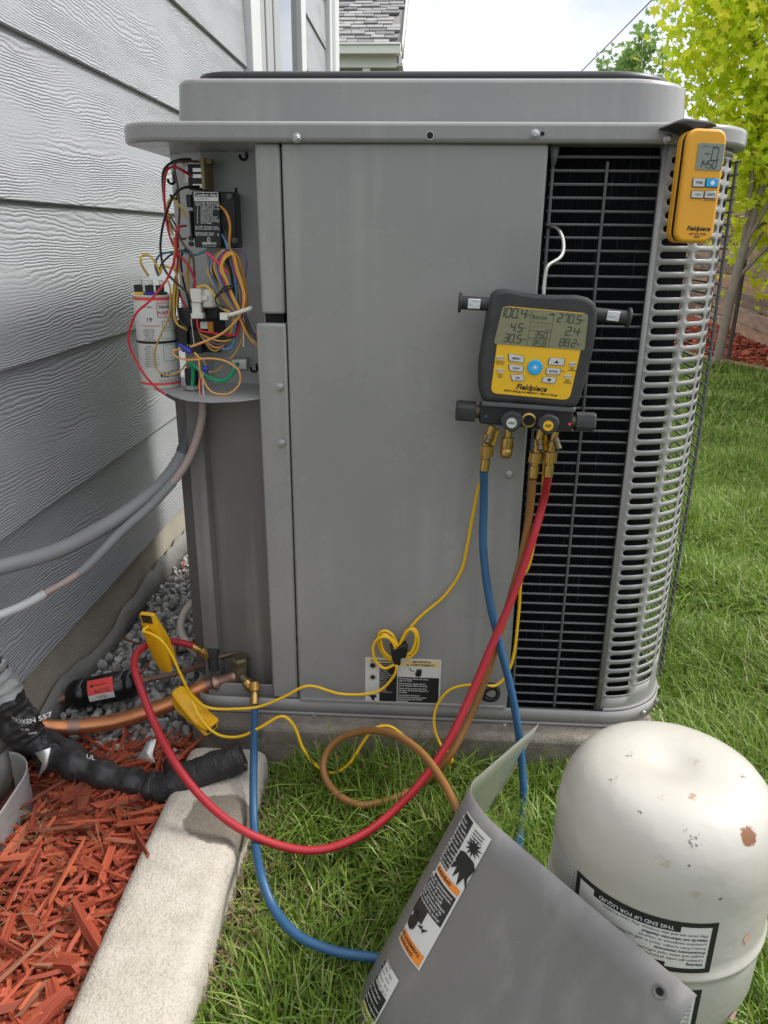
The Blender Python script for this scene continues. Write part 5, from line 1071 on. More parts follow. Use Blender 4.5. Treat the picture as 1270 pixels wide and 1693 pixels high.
# ================================================================== CLAMPS AND YELLOW LEADS
def clamp(label, p0, p1, ref, L_, open_=12, wd=.0195):
    """spring clamp: two tapered jaws on a pivot; p0 = handle end, p1 = jaw tip"""
    d = (Vector(p1) - Vector(p0)).normalized(); n = (Vector(ref) - d * Vector(ref).dot(d)).normalized(); s = d.cross(n)
    r = thing('pipe_clamp', label, 'clamp', p0, 'temperature clamps on the pipes')
    def T_for(sg):
        rot = Matrix.Rotation(R_(open_) * sg, 3, s); piv = Vector(p0) + d * L_ * .55
        return lambda p: tuple(piv + rot @ (d * (p[0] - L_ * .55) + s * p[1] + n * (p[2] * sg)))
    for sg in (1, -1):
        T = T_for(sg); prof_ = [(0, wd * .48), (L_ * .05, wd * .56), (L_ * .30, wd * .60), (L_ * .5, wd * .62), (L_ * .8, wd * .56), (L_ * .93, wd * .46), (L_, wd * .36)]
        poly = prof_ + [(a, -c) for a, c in prof_[::-1]]
        V = []; k = len(poly)
        hgt = lambda a: .0075 + .008 * math.sin(min(1, a / L_) * math.pi) ** .8
        b = MB(); V = [T((a, c, .0015)) for a, c in poly] + [T((a, c, hgt(a) * .75)) for a, c in poly] + [T((a, c * .72, hgt(a))) for a, c in poly]
        F = [(i, (i + 1) % k, k + (i + 1) % k, k + i) for i in range(k)] + [(k + i, k + (i + 1) % k, 2 * k + (i + 1) % k, 2 * k + i) for i in range(k)]
        h = len(prof_); F += [(2 * k + i, 2 * k + i + 1, 2 * k + k - 2 - i, 2 * k + k - 1 - i) for i in range(h - 1)] + [(i + 1, i, k - 1 - i, k - 2 - i) for i in range(h - 1)]
        b.add(V, F, 'clamp_yellow'); j = obj('jaw', b, r, bevel=.0015, seg=2)
        b = MB()
        for i in range(5): a = L_ * (.19 + .045 * i); b.box(a, a + .0022, -wd * .34, wd * .34, hgt(a) - .0008, hgt(a) + .0020, 'clamp_yellow', T)
        obj('grip_ribs', b, j)
    piv = Vector(p0) + d * L_ * .55; b = MB(); b.tube([piv - s * wd * .6, piv + s * wd * .6], .0042, 'clamp_yellow', 12); obj('pivot', b, r)
    T = T_for(1); b = MB(); b.box(L_ * .015, L_ * .13, -wd * .36, wd * .36, .0102, .0112, 'black_void', T); obj('spring_window', b, r)
    b = MB()
    for i in range(4): b.box(L_ * .03, L_ * .125, -wd * .30 + wd * .17 * i, -wd * .30 + wd * .17 * i + .0022, .0112, .0126, 'dull_brass', T)
    obj('spring', b, r)
    return r
cl_a = clamp('yellow pipe clamp standing upright on the thin liquid line beside the red hose', at(243, 1014, 1.20), at(292, 1134, 1.255), Vector((-.25, -1, .35)), .142, 4, .028)
cl_b = clamp('yellow pipe clamp lying across the thick copper suction pipe', at(352, 1205, 1.175), at(290, 1146, 1.225), Vector((.25, -.40, .88)), .105, 14, .030)
def lead(name, label, pts, r=.0027):
    bb = MB(); bb.tube(catmull(pts, 10), r, 'cord_yellow', 10); return tag(obj(name, bb, loc=pts[len(pts) // 2]), label, 'cable')
q2 = lambda u, v: (560 + u / 3.735, 1000 + v / 3.735)
def c2(u, v, Y): return at(*q2(u, v), Y)
lead('thermocouple_lead', 'yellow lead from the manifold coiled above the warning label to the upright clamp',
     [m2(300, 1300, -.03), at(793, 800, 1.215), at(782, 850, 1.225), at(773, 900, 1.228), at(762, 945, 1.23), at(735, 985, 1.232), at(700, 1015, 1.232), at(680, 1036, 1.230), c2(390, 225, 1.228),
      c2(420, 160, 1.224), c2(470, 150, 1.222), c2(492, 210, 1.22), c2(480, 280, 1.22), c2(430, 325, 1.22), c2(380, 280, 1.221), c2(335, 190, 1.222), c2(285, 160, 1.224), c2(248, 185, 1.226), c2(255, 270, 1.226), c2(320, 340, 1.224),
      c2(370, 260, 1.222), c2(410, 180, 1.22), c2(450, 152, 1.218), c2(478, 200, 1.217), c2(450, 290, 1.217), c2(400, 300, 1.217), c2(345, 230, 1.217), c2(290, 185, 1.218), c2(262, 200, 1.219), c2(275, 280, 1.219), c2(335, 330, 1.217),
      c2(350, 270, 1.214), c2(310, 205, 1.213), c2(250, 205, 1.214), c2(212, 260, 1.216), c2(228, 345, 1.217), c2(285, 392, 1.216), c2(345, 370, 1.214), c2(358, 385, 1.212), c2(340, 440, 1.214), c2(260, 525, 1.217), c2(150, 552, 1.217), c2(0, 548, 1.215),
      at(510, 1134, 1.21), at(470, 1152, 1.205), at(430, 1168, 1.20), at(390, 1172, 1.195), at(345, 1170, 1.19), at(318, 1152, 1.185), at(300, 1118, 1.18), at(285, 1085, 1.18), at(268, 1060, 1.18), at(250, 1048, 1.185), at(237, 1043, 1.192), at(246, 1035, 1.20)])
lead('thermocouple_lead', 'yellow lead from the manifold hanging past the tan hose to the lying clamp',
     [m2(585, 1330, -.03), at(898, 800, 1.222), at(892, 850, 1.226), at(876, 930, 1.23), at(862, 960, 1.23), at(858, 1010, 1.23), at(850, 1080, 1.225), at(838, 1115, 1.218), at(822, 1132, 1.212), at(806, 1134, 1.208), at(770, 1133, 1.215), at(742, 1142, 1.215), at(722, 1168, 1.21), at(718, 1200, 1.20), at(728, 1230, 1.185), at(742, 1245, 1.17), at(747, 1258, 1.155), at(738, 1266, 1.16), at(715, 1262, 1.165), at(690, 1240, 1.165), at(662, 1212, 1.165), at(640, 1200, 1.165), at(618, 1206, 1.16),
      at(600, 1228, 1.155), at(578, 1262, 1.145), at(555, 1277, 1.14), at(535, 1274, 1.14), at(515, 1258, 1.145), at(500, 1235, 1.15), at(490, 1208, 1.155), at(478, 1190, 1.155), at(462, 1185, 1.155), at(430, 1203, 1.15), at(400, 1217, 1.15), at(372, 1218, 1.15), at(350, 1208, 1.155), at(330, 1185, 1.165), at(318, 1160, 1.18)])
def strap(label, c, w_, h_, hole):
    r = MB(); p = Vector(c)
    if hole:
        r.tube([p + Vector((w_ * math.cos(a), .003 * math.sin(2 * a), h_ * math.sin(a))) for a in np.linspace(0, 2 * math.pi, 20, endpoint=False)], [.0062 + .0022 * math.sin(a - 1) for a in np.linspace(0, 2 * math.pi, 20, endpoint=False)], 'black_plastic', 10, closed=True)
    else:
        r.prism([(-.017, .020), (-.010, .012), (0, .016), (.010, .022), (.016, .010), (.012, -.006), (.002, -.008), (.003, -.022), (-.008, -.024), (-.013, -.010)], -.012, .006, 'black_plastic', lambda q: (p.x + q[0], p.y - q[2], p.z + q[1]))
    return tag(obj('cable_strap', r, loc=p, bevel=0 if hole else .003), label, 'strap')
strap('black strap bunching the coiled yellow lead above the warning label', c2(375, 300, 1.217), .01, .01, False)
strap('black looped strap on the yellow lead between tan and blue hoses', c2(932, 545, 1.212), .0155, .0135, True)

# ================================================================== SCALE REMOTE
def z5(u, v): return (1030 + u / 3.255, 120 + v / 3.255)
fR = Frame(at(*z5(420, 600), 1.17), yaw=R_(9), roll=R_(-1.0), pitch=R_(-2))
rem = thing('scale_remote', 'yellow handheld scale remote with small screen stuck on the condenser corner', 'remote', fr=fR)
U = lambda u, v, w=0: fR.uv(*z5(u, v), w)
body = rquad([U(*p) for p in [(352, 298), (574, 300), (478, 922), (285, 912)]], .016, 6)
c4 = [U(*p) for p in [(352, 298), (574, 300), (478, 922), (285, 912)]]
hw = .0375; hh = (U(420, 298)[1] - U(420, 915)[1]) / 2; cy_ = (U(420, 298)[1] + U(420, 915)[1]) / 2; cx_ = sum(p[0] for p in c4) / 4; hw = (c4[1][0] - c4[0][0] + c4[2][0] - c4[3][0]) / 4
rb = rrect(cx_ - hw, cx_ + hw, cy_ - hh, cy_ + hh, .014, 6)
b = MB(); b.prism(rb, -.012, 0.0, 'remote_yellow', top=None); fc = obj('front_shell', b, rem, world=False, bevel=.004, seg=3)
b = MB(); b.prism(inset(rb, .985), -.0165, -.0118, 'black_plastic'); obj('gasket', b, rem, world=False)
b = MB(); b.prism(rb, -.034, -.0163, 'remote_yellow'); obj('back_shell', b, rem, world=False, bevel=.004, seg=3)
b = MB(); x0, x1, y0, y1 = rect_uv(U, (400, 378), (535, 528)); b.prism(rrect(x0 + .002, x1 - .002, y0, y1, .002), .0, .0012, 'lcd_grey'); sc_ = obj('screen', b, rem, world=False)
b = MB(); w = .0016; q = U(512, 474); b.segs('-0', q[0], q[1], .0155, 'lcd_ink', w, .1, right=True, thick=.075); q = U(502, 516); b.segs('1450', q[0], q[1], .0095, 'lcd_ink', w, .12, right=True); q = U(508, 470); b.text('lb', q[0] + .001, q[1], .003, 'lcd_ink', w); q = U(470, 400); b.text('SET  LO  ALARM', q[0], q[1], .003, 'lcd_ink', w); obj('readout', b, sc_, world=False)
tx = MB()
for (u0, v0, u1, v1), m, s in (((378, 570, 434, 616), 'button_grey', 'TARE'), ((449, 570, 507, 618), 'button_blue', ''), ((370, 638, 426, 676), 'button_grey', '-1.0-1'), ((441, 638, 496, 678), 'button_grey', 'UNITS')):
    xa, xb, ya, yb = rect_uv(U, (u0, v0), (u1, v1)); b = MB(); b.prism(rrect(xa - .0007, xb + .0007, ya - .0007, yb + .0007, .0015), .0, .0008, 'ink'); obj('button_surround', b, rem, world=False)
    b = MB(); b.prism(rrect(xa, xb, ya, yb, .0012), .0, .0022, m); obj('button', b, rem, world=False, bevel=.0005, seg=1)
    if s: tx.text(s, (xa + xb) / 2, (ya + yb) / 2, .0042, 'ink', .0025, bold=.02)
    else: tx.add([((xa + xb) / 2 + .003 * math.cos(a), (ya + yb) / 2 + .003 * math.sin(a), .0025) for a in np.linspace(0, 2 * math.pi, 10, endpoint=False)], [tuple(range(10))], 'white_print')
q = U(466, 688); tx.text('HOLD 3s ON/OFF', q[0], q[1], .0024, 'ink', .0004); obj('key_lettering', tx, fc, world=False); tx = MB(); q = U(405, 840); tx.text('Fieldpiece', q[0], q[1], .0085, 'ink', .0004, bold=.03, shear=.25)
q = U(402, 868); tx.text('Job Link  Scale', q[0], q[1], .0042, 'ink', .0004, bold=.02); q = U(398, 885); tx.text('SR47', q[0], q[1], .0042, 'ink', .0004, bold=.02)
obj('lettering', tx, fc, world=False)
b = MB(); p0, p1 = U(285, 262, -.02), U(500, 262, -.02); zt_ = U(400, 250, -.02)[1]; zl_ = U(400, 300, -.02)[1]
b.prism([(p0[0] - .004, zl_ + .004), (p0[0] + .004, zt_ - .002), (p0[0] + .012, zt_), (p1[0] - .008, zt_ - .002), (p1[0] + .004, zl_ + .004), (p1[0] - .006, zl_ + .002), ((p0[0] + p1[0]) / 2, zl_ - .004), (p0[0] + .012, zl_ + .002)], -.075, -.016, 'rubber'); obj('magnet_strap', b, rem, world=False, bevel=.003)

# ================================================================== REFRIGERANT CYLINDER (standing upside down)
TC = Vector((.29, .738, 0)); TR = .122; TT = .396
def cyl_hit(px, py, r=TR):
    d = ray(px, py); ox, oy = O_.x - TC.x, O_.y - TC.y; a = d.x ** 2 + d.y ** 2; bq = ox * d.x + oy * d.y; c = ox * ox + oy * oy - r * r; disc = bq * bq - a * c
    if disc < 0: return None
    t = (-bq - math.sqrt(disc)) / a; p = O_ + d * t; return math.atan2(p.y - TC.y, p.x - TC.x), p.z
def dome_pt(px, py, z):
    d = ray(px, py); t = .3
    while t < 1.6:
        p = O_ + d * t; rr = math.hypot(p.x - TC.x, p.y - TC.y); hz = p.z
        lim = np.interp(rr, [q[0] for q in DOME], [q[1] for q in DOME]) if rr < TR else -9
        if hz <= lim: return tuple(p)
        t += .0008
    return tuple(gz(px, py, z))
DOME = [(.0005, TT - .007), (.014, TT - .0062), (.024, TT - .003), (.036, TT - .0005), (.055, TT + .0005), (.072, TT - .001), (.086, TT - .006), (.098, TT - .014), (.108, TT - .026), (.1152, TT - .041), (.1196, TT - .058), (.1215, TT - .073), (TR, TT - .088)]
RUST = (0.20, 0.085, 0.04); SCUFF = (0.12, 0.11, 0.10); PALE = (0.40, 0.36, 0.29)
tank_mat([(dome_pt(1238, 1383, .35), .026, RUST, .22), (dome_pt(1143, 1316, .39), .018, (0.34, 0.22, 0.13), .34), (dome_pt(1150, 1393, .37), .036, SCUFF, .44), (dome_pt(1130, 1372, .37), .03, SCUFF, .46), (dome_pt(1042, 1250, .39), .026, SCUFF, .45), (dome_pt(1012, 1290, .37), .024, SCUFF, .44), (dome_pt(1150, 1262, .39), .028, PALE, .42),
          (dome_pt(1228, 1285, .38), .028, SCUFF, .47), (dome_pt(1098, 1425, .34), .034, PALE, .42), (dome_pt(1150, 1480, .30), .022, PALE, .44), (dome_pt(1095, 1320, .39), .03, PALE, .46), (dome_pt(1190, 1486, .3), .010, SCUFF, .38), (dome_pt(1060, 1345, .36), .014, SCUFF, .46), (dome_pt(1140, 1430, .33), .008, SCUFF, .40)])
tk = thing('refrigerant_cylinder', 'cream refrigerant cylinder standing upside down on the grass at the right', 'gas cylinder', TC)
dome = DOME
seam = .213
b = MB(); b.lathe([(.07, .072), (.095, .085), (.112, .105), (TR - .001, .14), (TR, seam - .012), (TR, seam - .005), (TR + .0028, seam - .002), (TR + .003, seam + .003), (TR + .0005, seam + .006), (TR, seam + .02)] + dome[::-1], TC, (0, 0, 1), 'tank_paint', 72); obj('shell', b, tk, angle=60)
b = MB(); b.lathe([(.082, .0), (.085, .0), (.085, .078), (.082, .078)], TC, (0, 0, 1), 'tank_plain', 40); obj('collar_handle', b, tk)
b = MB(); b.lathe([(.014, .01), (.014, .06), (.022, .072)], TC, (0, 0, 1), 'brass', 16); obj('valve', b, tk)
def Tk(p):   # u = metres to the viewer's right round the shell, v = height
    a = TH0 + p[0] / TR; return (TC.x + (TR + p[2]) * math.cos(a), TC.y + (TR + p[2]) * math.sin(a), p[1])
TH0 = math.atan2(-TC.y, -TC.x)
def tuv(px, py): h = cyl_hit(px, py); return (h[0] - TH0) * TR, h[1]
def strip(b, T, xa, xb, ya, yb, m, w, n=16): b.add([T((xa + (xb - xa) * i / n, y, w)) for i in range(n + 1) for y in (ya, yb)], [(2 * i, 2 * i + 2, 2 * i + 3, 2 * i + 1) for i in range(n)], m)
ul = tuv(958, 1420)[0]; ur = tuv(1188, 1530)[0]; vt = tuv(1185, 1525)[1]; vb = tuv(1168, 1607)[1]
b = MB(); t_ = .0062
strip(b, Tk, ul, ur, vb, vt, 'label_white', .0004, 24); tl = obj('warning_label', b, tk)
b = MB(); strip(b, Tk, ul, ur, vt - t_, vt, 'label_black', .0008); strip(b, Tk, ul, ur, vb, vb + t_, 'label_black', .0008); strip(b, Tk, ul, ul + t_, vb + t_, vt - t_, 'label_black', .0008, 2); strip(b, Tk, ur - t_, ur, vb + t_, vt - t_, 'label_black', .0008, 2)
bm_ = (ul + ur) / 2; strip(b, Tk, bm_ - .052, bm_ + .040, vt - t_ - .0075, vt - t_ + .0005, 'label_black', .0009)
strip(b, Tk, ul + .01, bm_ + .03, vb + t_ - .0005, vb + t_ + .006, 'label_black', .0009)
b.text('THIS END UP FOR LIQUID', bm_ - .006, vt - t_ - .0025, .0068, 'white_print', .0013, Tk, flip=True)
yy = vt - t_ - .0115
for s, bd in (('May cause eye and skin irritation. May cause frostbite.', 0), ('Hazards not otherwise classified', .02), ('protective equipment as required.', 0), ('Protect from sunlight. Store in well ventilated place. Use personal', 0), ('Precautionary statements', .02), ('oxygen and cause rapid suffocation.', 0), ('Contains gas under pressure, may explode if heated. May displace', 0), ('Warning', .02)):
    if yy < vb + t_ + .003: break
    b.text(s, ur - t_ - .003, yy, .0050, 'ink', .0009, Tk, align='LEFT', bold=bd, flip=True); yy -= .0056
obj('lettering', b, tl)
# second label under the seam and a printed paper on the left
ua, ub = tuv(1060, 1640)[0], tuv(1160, 1640)[0]; va = tuv(1158, 1636)[1]
b = MB(); strip(b, Tk, ua - .06, ub, .14, va, 'label_black', .0005); strip(b, Tk, ua - .06, ub - .006, .14, va - .006, 'label_white', .0009); l2 = obj('lower_label', b, tk)
b = MB()
for i in range(8): b.text('Do not remove this label until the cylinder is empty', ub - .009, va - .011 - .0062 * i, .005, 'ink', .0012, Tk, align='LEFT', flip=True)
obj('lettering', b, l2)
uc = tuv(921, 1400)[0]; ud = ul - .003
b = MB(); strip(b, Tk, uc - .03, ud, vb + .004, vt - .004, 'label_white', .0004); l3 = obj('paper_label', b, tk)
b = MB()
for i in range(9): b.text('Refrigerant gas N.O.S. contents under pressure', ud - .002, vt - .009 - .0048 * i, .0036, 'ink', .0008, Tk, align='LEFT', flip=True)
frame_rect(b, Tk, uc - .028, ud - .001, vb + .005, vt - .005, .0006, 'ink'); obj('lettering', b, l3)
b = MB()
for i, (px, py) in enumerate(((1235, 1552), (1212, 1680))):
    u_, v_ = tuv(px, py); b2 = MB(); b2.add([Tk((u_ + .008 * math.cos(a) * (.7 + .3 * math.sin(3 * a)), v_ + .008 * math.sin(a), .0005)) for a in np.linspace(0, 2 * math.pi, 12, endpoint=False)], [tuple(range(12))], 'pink_mark' if 'pink_mark' in MATS else 'tank_plain')
    if 'pink_mark' not in MATS: mat('pink_mark', (0.60, 0.38, 0.33), .4); b2.mats = ['pink_mark']
    obj('pink_mark', b2, tk)

# ================================================================== REMOVED ACCESS COVER leaning on the cylinder
A = at(757, 1312, .765); Bp = gz(548, 1700, .004); e3 = (Bp - A); H3 = e3.length; e3.normalize()
def on_section(px, py): r = ray(px, py); return O_ + r * ((A - O_).dot(e3) / r.dot(e3))      # on the plane square to the fold at its top end
C = on_section(1152, 1646); Ep = on_section(891, 1196)
e1 = C - A; L1 = e1.length; e1.normalize(); e2 = Ep - A; L2 = e2.length; e2.normalize()
RHO = .072
def prof_pt(s):
    """s < 0 on the narrow wing, s > 0 on the wide wing, 0 at the middle of the fold"""
    k = RHO * 1.55
    if s <= -k / 2: return A + e2 * (RHO + (-s - k / 2))
    if s >= k / 2: return A + e1 * (RHO + (s - k / 2))
    t = (s + k / 2) / k; return A + e2 * RHO * (1 - t) ** 2 + e1 * RHO * t ** 2
SMAX = L1 - RHO + RHO * .775; SMIN = -(L2 - RHO + RHO * .775)
def Tc(p):   # u along the section, v along the fold from the top end, w out of the painted side
    q = prof_pt(p[0]); tg = (prof_pt(p[0] + .002) - prof_pt(p[0] - .002)).normalized(); n = tg.cross(e3).normalized()
    if n.dot(O_ - q) < 0 and p[0] > 0: n = -n
    return q + e3 * p[1] + n * p[2]
cv = thing('access_cover', 'removed grey curved metal access cover leaning against the cream cylinder', 'access cover', Bp)
b = MB(); NS, NT = 56, 10; V = []
for i in range(NS + 1):
    s = SMIN + (SMAX - SMIN) * i / NS
    for j in range(NT + 1): V.append(prof_pt(s) + e3 * (H3 * j / NT))
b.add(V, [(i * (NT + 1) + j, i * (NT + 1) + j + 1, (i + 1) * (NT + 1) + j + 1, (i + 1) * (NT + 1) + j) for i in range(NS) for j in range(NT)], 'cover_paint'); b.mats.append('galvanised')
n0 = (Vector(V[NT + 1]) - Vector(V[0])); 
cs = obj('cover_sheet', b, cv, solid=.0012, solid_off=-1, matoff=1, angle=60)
def hole(u, v, r=.004):
    bb = MB(); bb.add([Tc((u + r * math.cos(a), v + r * math.sin(a), .0006)) for a in np.linspace(0, 2 * math.pi, 14, endpoint=False)], [tuple(range(14))], 'black_void'); obj('screw_hole', bb, cs)
    bb = MB(); P = [Tc((u + r * 1.6 * math.cos(a), v + r * 1.6 * math.sin(a), .0004)) for a in np.linspace(0, 2 * math.pi, 16, endpoint=False)]; bb.tube(P, .0011, 'cover_paint', 6, closed=True); obj('hole_rim', bb, cs)
hole(SMAX - .028, .022); hole(-.004, .335, .003)
def patch(b, xa, xb, ya, yb, m, w, n=8): b.add([Tc((xa + (xb - xa) * i / n, y, w)) for i in range(n + 1) for y in (ya, yb)], [(2 * i, 2 * i + 1, 2 * i + 3, 2 * i + 2) for i in range(n)], m)
def cover_label(ua, ub, va, vb, kind):
    b = MB(); patch(b, ua, ub, va, vb, 'label_white', .0008); lb = obj('warning_label', b, cs)
    b = MB(); m = .0022; h = vb - va
    if kind == 0:
        um = ua + (ub - ua) * .60
        patch(b, ua + m, ub - m, vb - .018, vb - m, 'label_orange', .0013)                                 # header, upside down at the lower end
        patch(b, ua + m, um, va + h * .50, vb - .042, 'label_black', .0013); patch(b, um, ub - m, va + h * .50, vb - .020, 'label_black', .0012) if False else None
        patch(b, ua + m, ub - m, va + h * .46, va + h * .68, 'label_black', .0013)
        patch(b, ua + m, ub - m, va + h * .40, va + h * .445, 'label_orange', .0013)
        patch(b, ua + m, um - .004, va + m, va + h * .385, 'label_black', .0013)
        for i, s in enumerate(['WARNING', 'AVERTISSEMENT']): b.text(s, (ua + ub) / 2, vb - .0065 - .0070 * i, .0062, 'ink', .0018, Tc, bold=.02, flip=False)
        b.text('WARNING', (ua + ub) / 2, va + h * .422, .0060, 'ink', .0018, Tc, bold=.02)
        for i, s in enumerate(['Risk of electrical shock.', 'Can cause injury or', 'death. Disconnect all', 'remote power supplies', 'before servicing.', 'Risque de choc', 'electrique. Deconnecter', 'toutes les alimentations']): b.text(s, (ua + ub) / 2, va + h * (.66 - .025 * i), .0050, 'white_print', .0018, Tc)
        for i, s in enumerate(['Fire or explosion', 'hazard. Can cause', 'injury or death.', 'Do not use oxygen', 'to purge lines or', 'pressurize system', 'for leak test.', 'Lire le manuel', 'avant l entretien', 'Ne pas utiliser', 'd oxygene', 'ou d air']): b.text(s, (ua + um) / 2 - .001, va + h * (.37 - .029 * i), .0048, 'white_print', .0018, Tc)
        cu, cvv = (um + ub) / 2, va + h * .29
        b.add([Tc((cu + a * .014, cvv + c * .02, .0018)) for a, c in ((-.9, -.8), (-.5, -.95), (.5, -.9), (.9, -.6), (.7, .1), (.95, .8), (.45, .25), (.2, 1.0), (-.1, .2), (-.45, .8), (-.5, .1), (-1, .5))], [tuple(range(12))], 'ink')
        cu, cvv = (um + ub) / 2, va + h * .13; n = 11
        b.add([Tc((cu + math.cos(math.pi * i / n) * (.012 if i % 2 else .005), cvv + math.sin(math.pi * i / n) * (.012 if i % 2 else .005), .0018)) for i in range(2 * n)], [tuple(range(2 * n))], 'ink')
        patch(b, um, ub - m, va + h * .20, va + h * .203, 'ink', .0018)
        for i in range(5): patch(b, um + .002, ub - .006, va + .006 + .004 * i, va + .0072 + .004 * i, 'ink', .0018)
        cu, cvv = ua + (ub - ua) * .35, va + h * .80
        b.add([Tc((cu + a * .010, cvv + c * .014, .0018)) for a, c in ((-.9, .2), (-.6, .9), (.2, 1), (.8, .6), (.9, -.2), (.7, -1), (.5, -.2), (.35, -1.1), (.15, -.2), (-.05, -1.1), (-.2, -.2), (-.4, -.9), (-.5, 0))], [tuple(range(13))], 'ink')
        b.add([Tc((cu + .016 + a, cvv + c, .0018)) for a, c in ((-.006, 0), (.002, -.006), (.002, -.002), (.010, -.008), (.004, .002), (.003, -.001))], [tuple(range(6))], 'ink')
    else:
        patch(b, ua + m, ub - m, vb - .011, vb - m, 'label_lime', .0013); patch(b, ua + m, ub - m, va + h * .42, vb - .0115, 'label_black', .0013)
        b.text('CAUTION', (ua + ub) / 2, vb - .0066, .006, 'ink', .0018, Tc, bold=.02)
        for i in range(5): b.text(['Use copper conductors', 'only. Minimum circuit', 'See installation', 'instructions for', 'wire size'][i], (ua + ub) / 2, va + h * .78 - .0068 * i, .0046, 'white_print', .0018, Tc)
        for i in range(5): b.text(['ATTENTION  75 C', '10-12 AWG  30 A', 'Max fuse  60 A', 'Volts 208 / 230', 'R-410A'][i], (ua + ub) / 2, va + h * .37 - .0068 * i, .0046, 'ink', .0018, Tc)
    obj('lettering', b, lb)
cover_label(-.010, .048, .016, .205, 0)
cover_label(-.012, .034, .236, .312, 1)

# ================================================================== MULCH CHIPS AND GRAVEL
def chip_verts(r_, L_, w_, t_):
    a = [r_.uniform(.75, 1.0) for _ in range(8)]; V = []
    for i, f_ in enumerate((-.5, -.17, .2, .5)):
        ww = w_ * (r_.uniform(.55, .95) if i in (0, 3) else r_.uniform(.85, 1.1)); yo = r_.uniform(-.12, .12) * w_; zo = r_.uniform(-.2, .2) * t_; tw = r_.uniform(-.2, .2)
        for yy, zz in ((-.5, -.5), (.5, -.5), (.5, .5), (-.5, .5)):
            x = L_ * (f_ + (r_.uniform(-.10, .10) if i in (0, 3) else 0)); V.append((x, yo + ww * yy - tw * zz * t_, zo + t_ * zz + tw * yy * ww * .4))
    F = [(i * 4 + j, i * 4 + (j + 1) % 4, (i + 1) * 4 + (j + 1) % 4, (i + 1) * 4 + j) for i in range(3) for j in range(4)] + [(3, 2, 1, 0), (12, 13, 14, 15)]
    return V, F
rk = random.Random(21); chip_me = []
for k in range(26):
    big = k < 10
    V, F = chip_verts(rk, rk.uniform(.06, .13) if big else rk.uniform(.04, .11), rk.uniform(.009, .018) if big else rk.uniform(.003, .007), rk.uniform(.005, .011) if big else rk.uniform(.003, .006))
    me = bpy.data.meshes.new('wood_chip'); me.from_pydata(V, [], F); me.materials.append(MATS['chip']); me.update(); chip_me.append(me)
def in_mulch(x, y): return -.705 < x < -.420 and .40 < y < 1.215 and not (x < -.638 and y < 1.10)
n = 0
while n < 290:
    x, y = rk.uniform(-.705, -.402), rk.uniform(.45, 1.215)
    if not in_mulch(x, y): continue
    o = link_mesh('wood_chip', rk.choice(chip_me[:10] if rk.random() < .22 else chip_me[10:]), mulch_bed)
    o.location = (x, y, .030 + .026 * (n / 290) * rk.random() + rk.uniform(-.004, .006)); o.rotation_euler = (rk.uniform(-.7, .7), rk.gauss(0, .2), rk.gauss(1.1, .95)); n += 1
def mass(name, gen, count, place, m, parent):
    Vs, Fs, off = [], [], 0
    for i in range(count):
        V, F = gen(); p, M_ = place(); A_ = np.array(V) @ np.array(M_).T + np.array(p); Vs.append(A_); Fs += [tuple(a + off for a in f) for f in F]; off += len(V)
    me = bpy.data.meshes.new(name); me.from_pydata(np.concatenate(Vs).tolist(), [], Fs); me.materials.append(MATS[m]); me.update()
    o = link_mesh(name, me, parent); o['kind'] = 'stuff'; return o
def place_chip():
    while True:
        x, y = rk.uniform(-.71, -.398), rk.uniform(.3, 1.225)
        if in_mulch(x, y) or (y < .45 and x > -.6): break
    return (x, y, rk.uniform(.014, .036)), Euler((rk.uniform(-.5, .5), rk.gauss(0, .2), rk.uniform(0, 6.28))).to_matrix()
mass('small_chips', lambda: chip_verts(rk, rk.uniform(.015, .07), rk.uniform(.0025, .008), rk.uniform(.002, .005)), 2600, place_chip, 'chip_mass', mulch_bed)
ICO_V = []; ph = (1 + 5 ** .5) / 2
for a in (-1, 1):
    for c in (-ph, ph): ICO_V += [(0, a, c), (a, c, 0), (c, 0, a)]
ICO_V = [Vector(v).normalized() for v in ICO_V]
ICO_F = []
for i in range(12):
    for j in range(i + 1, 12):
        for k in range(j + 1, 12):
            if all((ICO_V[p] - ICO_V[q]).length < 1.1 for p, q in ((i, j), (j, k), (i, k))):
                nn = (ICO_V[j] - ICO_V[i]).cross(ICO_V[k] - ICO_V[i]); ICO_F.append((i, j, k) if nn.dot(ICO_V[i]) > 0 else (i, k, j))
def stone_verts(r_, s):
    ax_, ay, az = r_.uniform(.8, 1.3), r_.uniform(.7, 1.0), r_.uniform(.5, .8)
    return [(v.x * ax_ * s * r_.uniform(.8, 1.15), v.y * ay * s * r_.uniform(.8, 1.15), v.z * az * s * r_.uniform(.8, 1.15)) for v in ICO_V], ICO_F
stone_me = []
for k in range(16):
    V, F = stone_verts(rk, rk.uniform(.008, .0155)); me = bpy.data.meshes.new('stone'); me.from_pydata(V, [], F); me.materials.append(MATS['stone']); me.polygons.foreach_set('use_smooth', [True] * len(F)); me.set_sharp_from_angle(angle=R_(46)); me.update(); stone_me.append(me)
n = 0
while n < 290:
    x = rk.uniform(-.712, -.44); y = 1.19 + 1.0 * rk.random() ** 1.1
    if y < 1.23 and rk.random() < .5: continue
    o = link_mesh('stone', rk.choice(stone_me), gravel_bed); o.location = (x, y, .030 + rk.uniform(-.006, .010)); o.rotation_euler = (rk.uniform(0, 6), rk.uniform(0, 6), rk.uniform(0, 6)); n += 1
def place_stone():
    return (rk.uniform(-.718, -.43), 1.17 + 2.2 * rk.random() ** 1.3, rk.uniform(.012, .030)), Euler((rk.uniform(0, 6), rk.uniform(0, 6), rk.uniform(0, 6))).to_matrix()
mass('small_stones', lambda: stone_verts(rk, rk.uniform(.006, .013)), 2600, place_stone, 'stone_mass', gravel_bed)
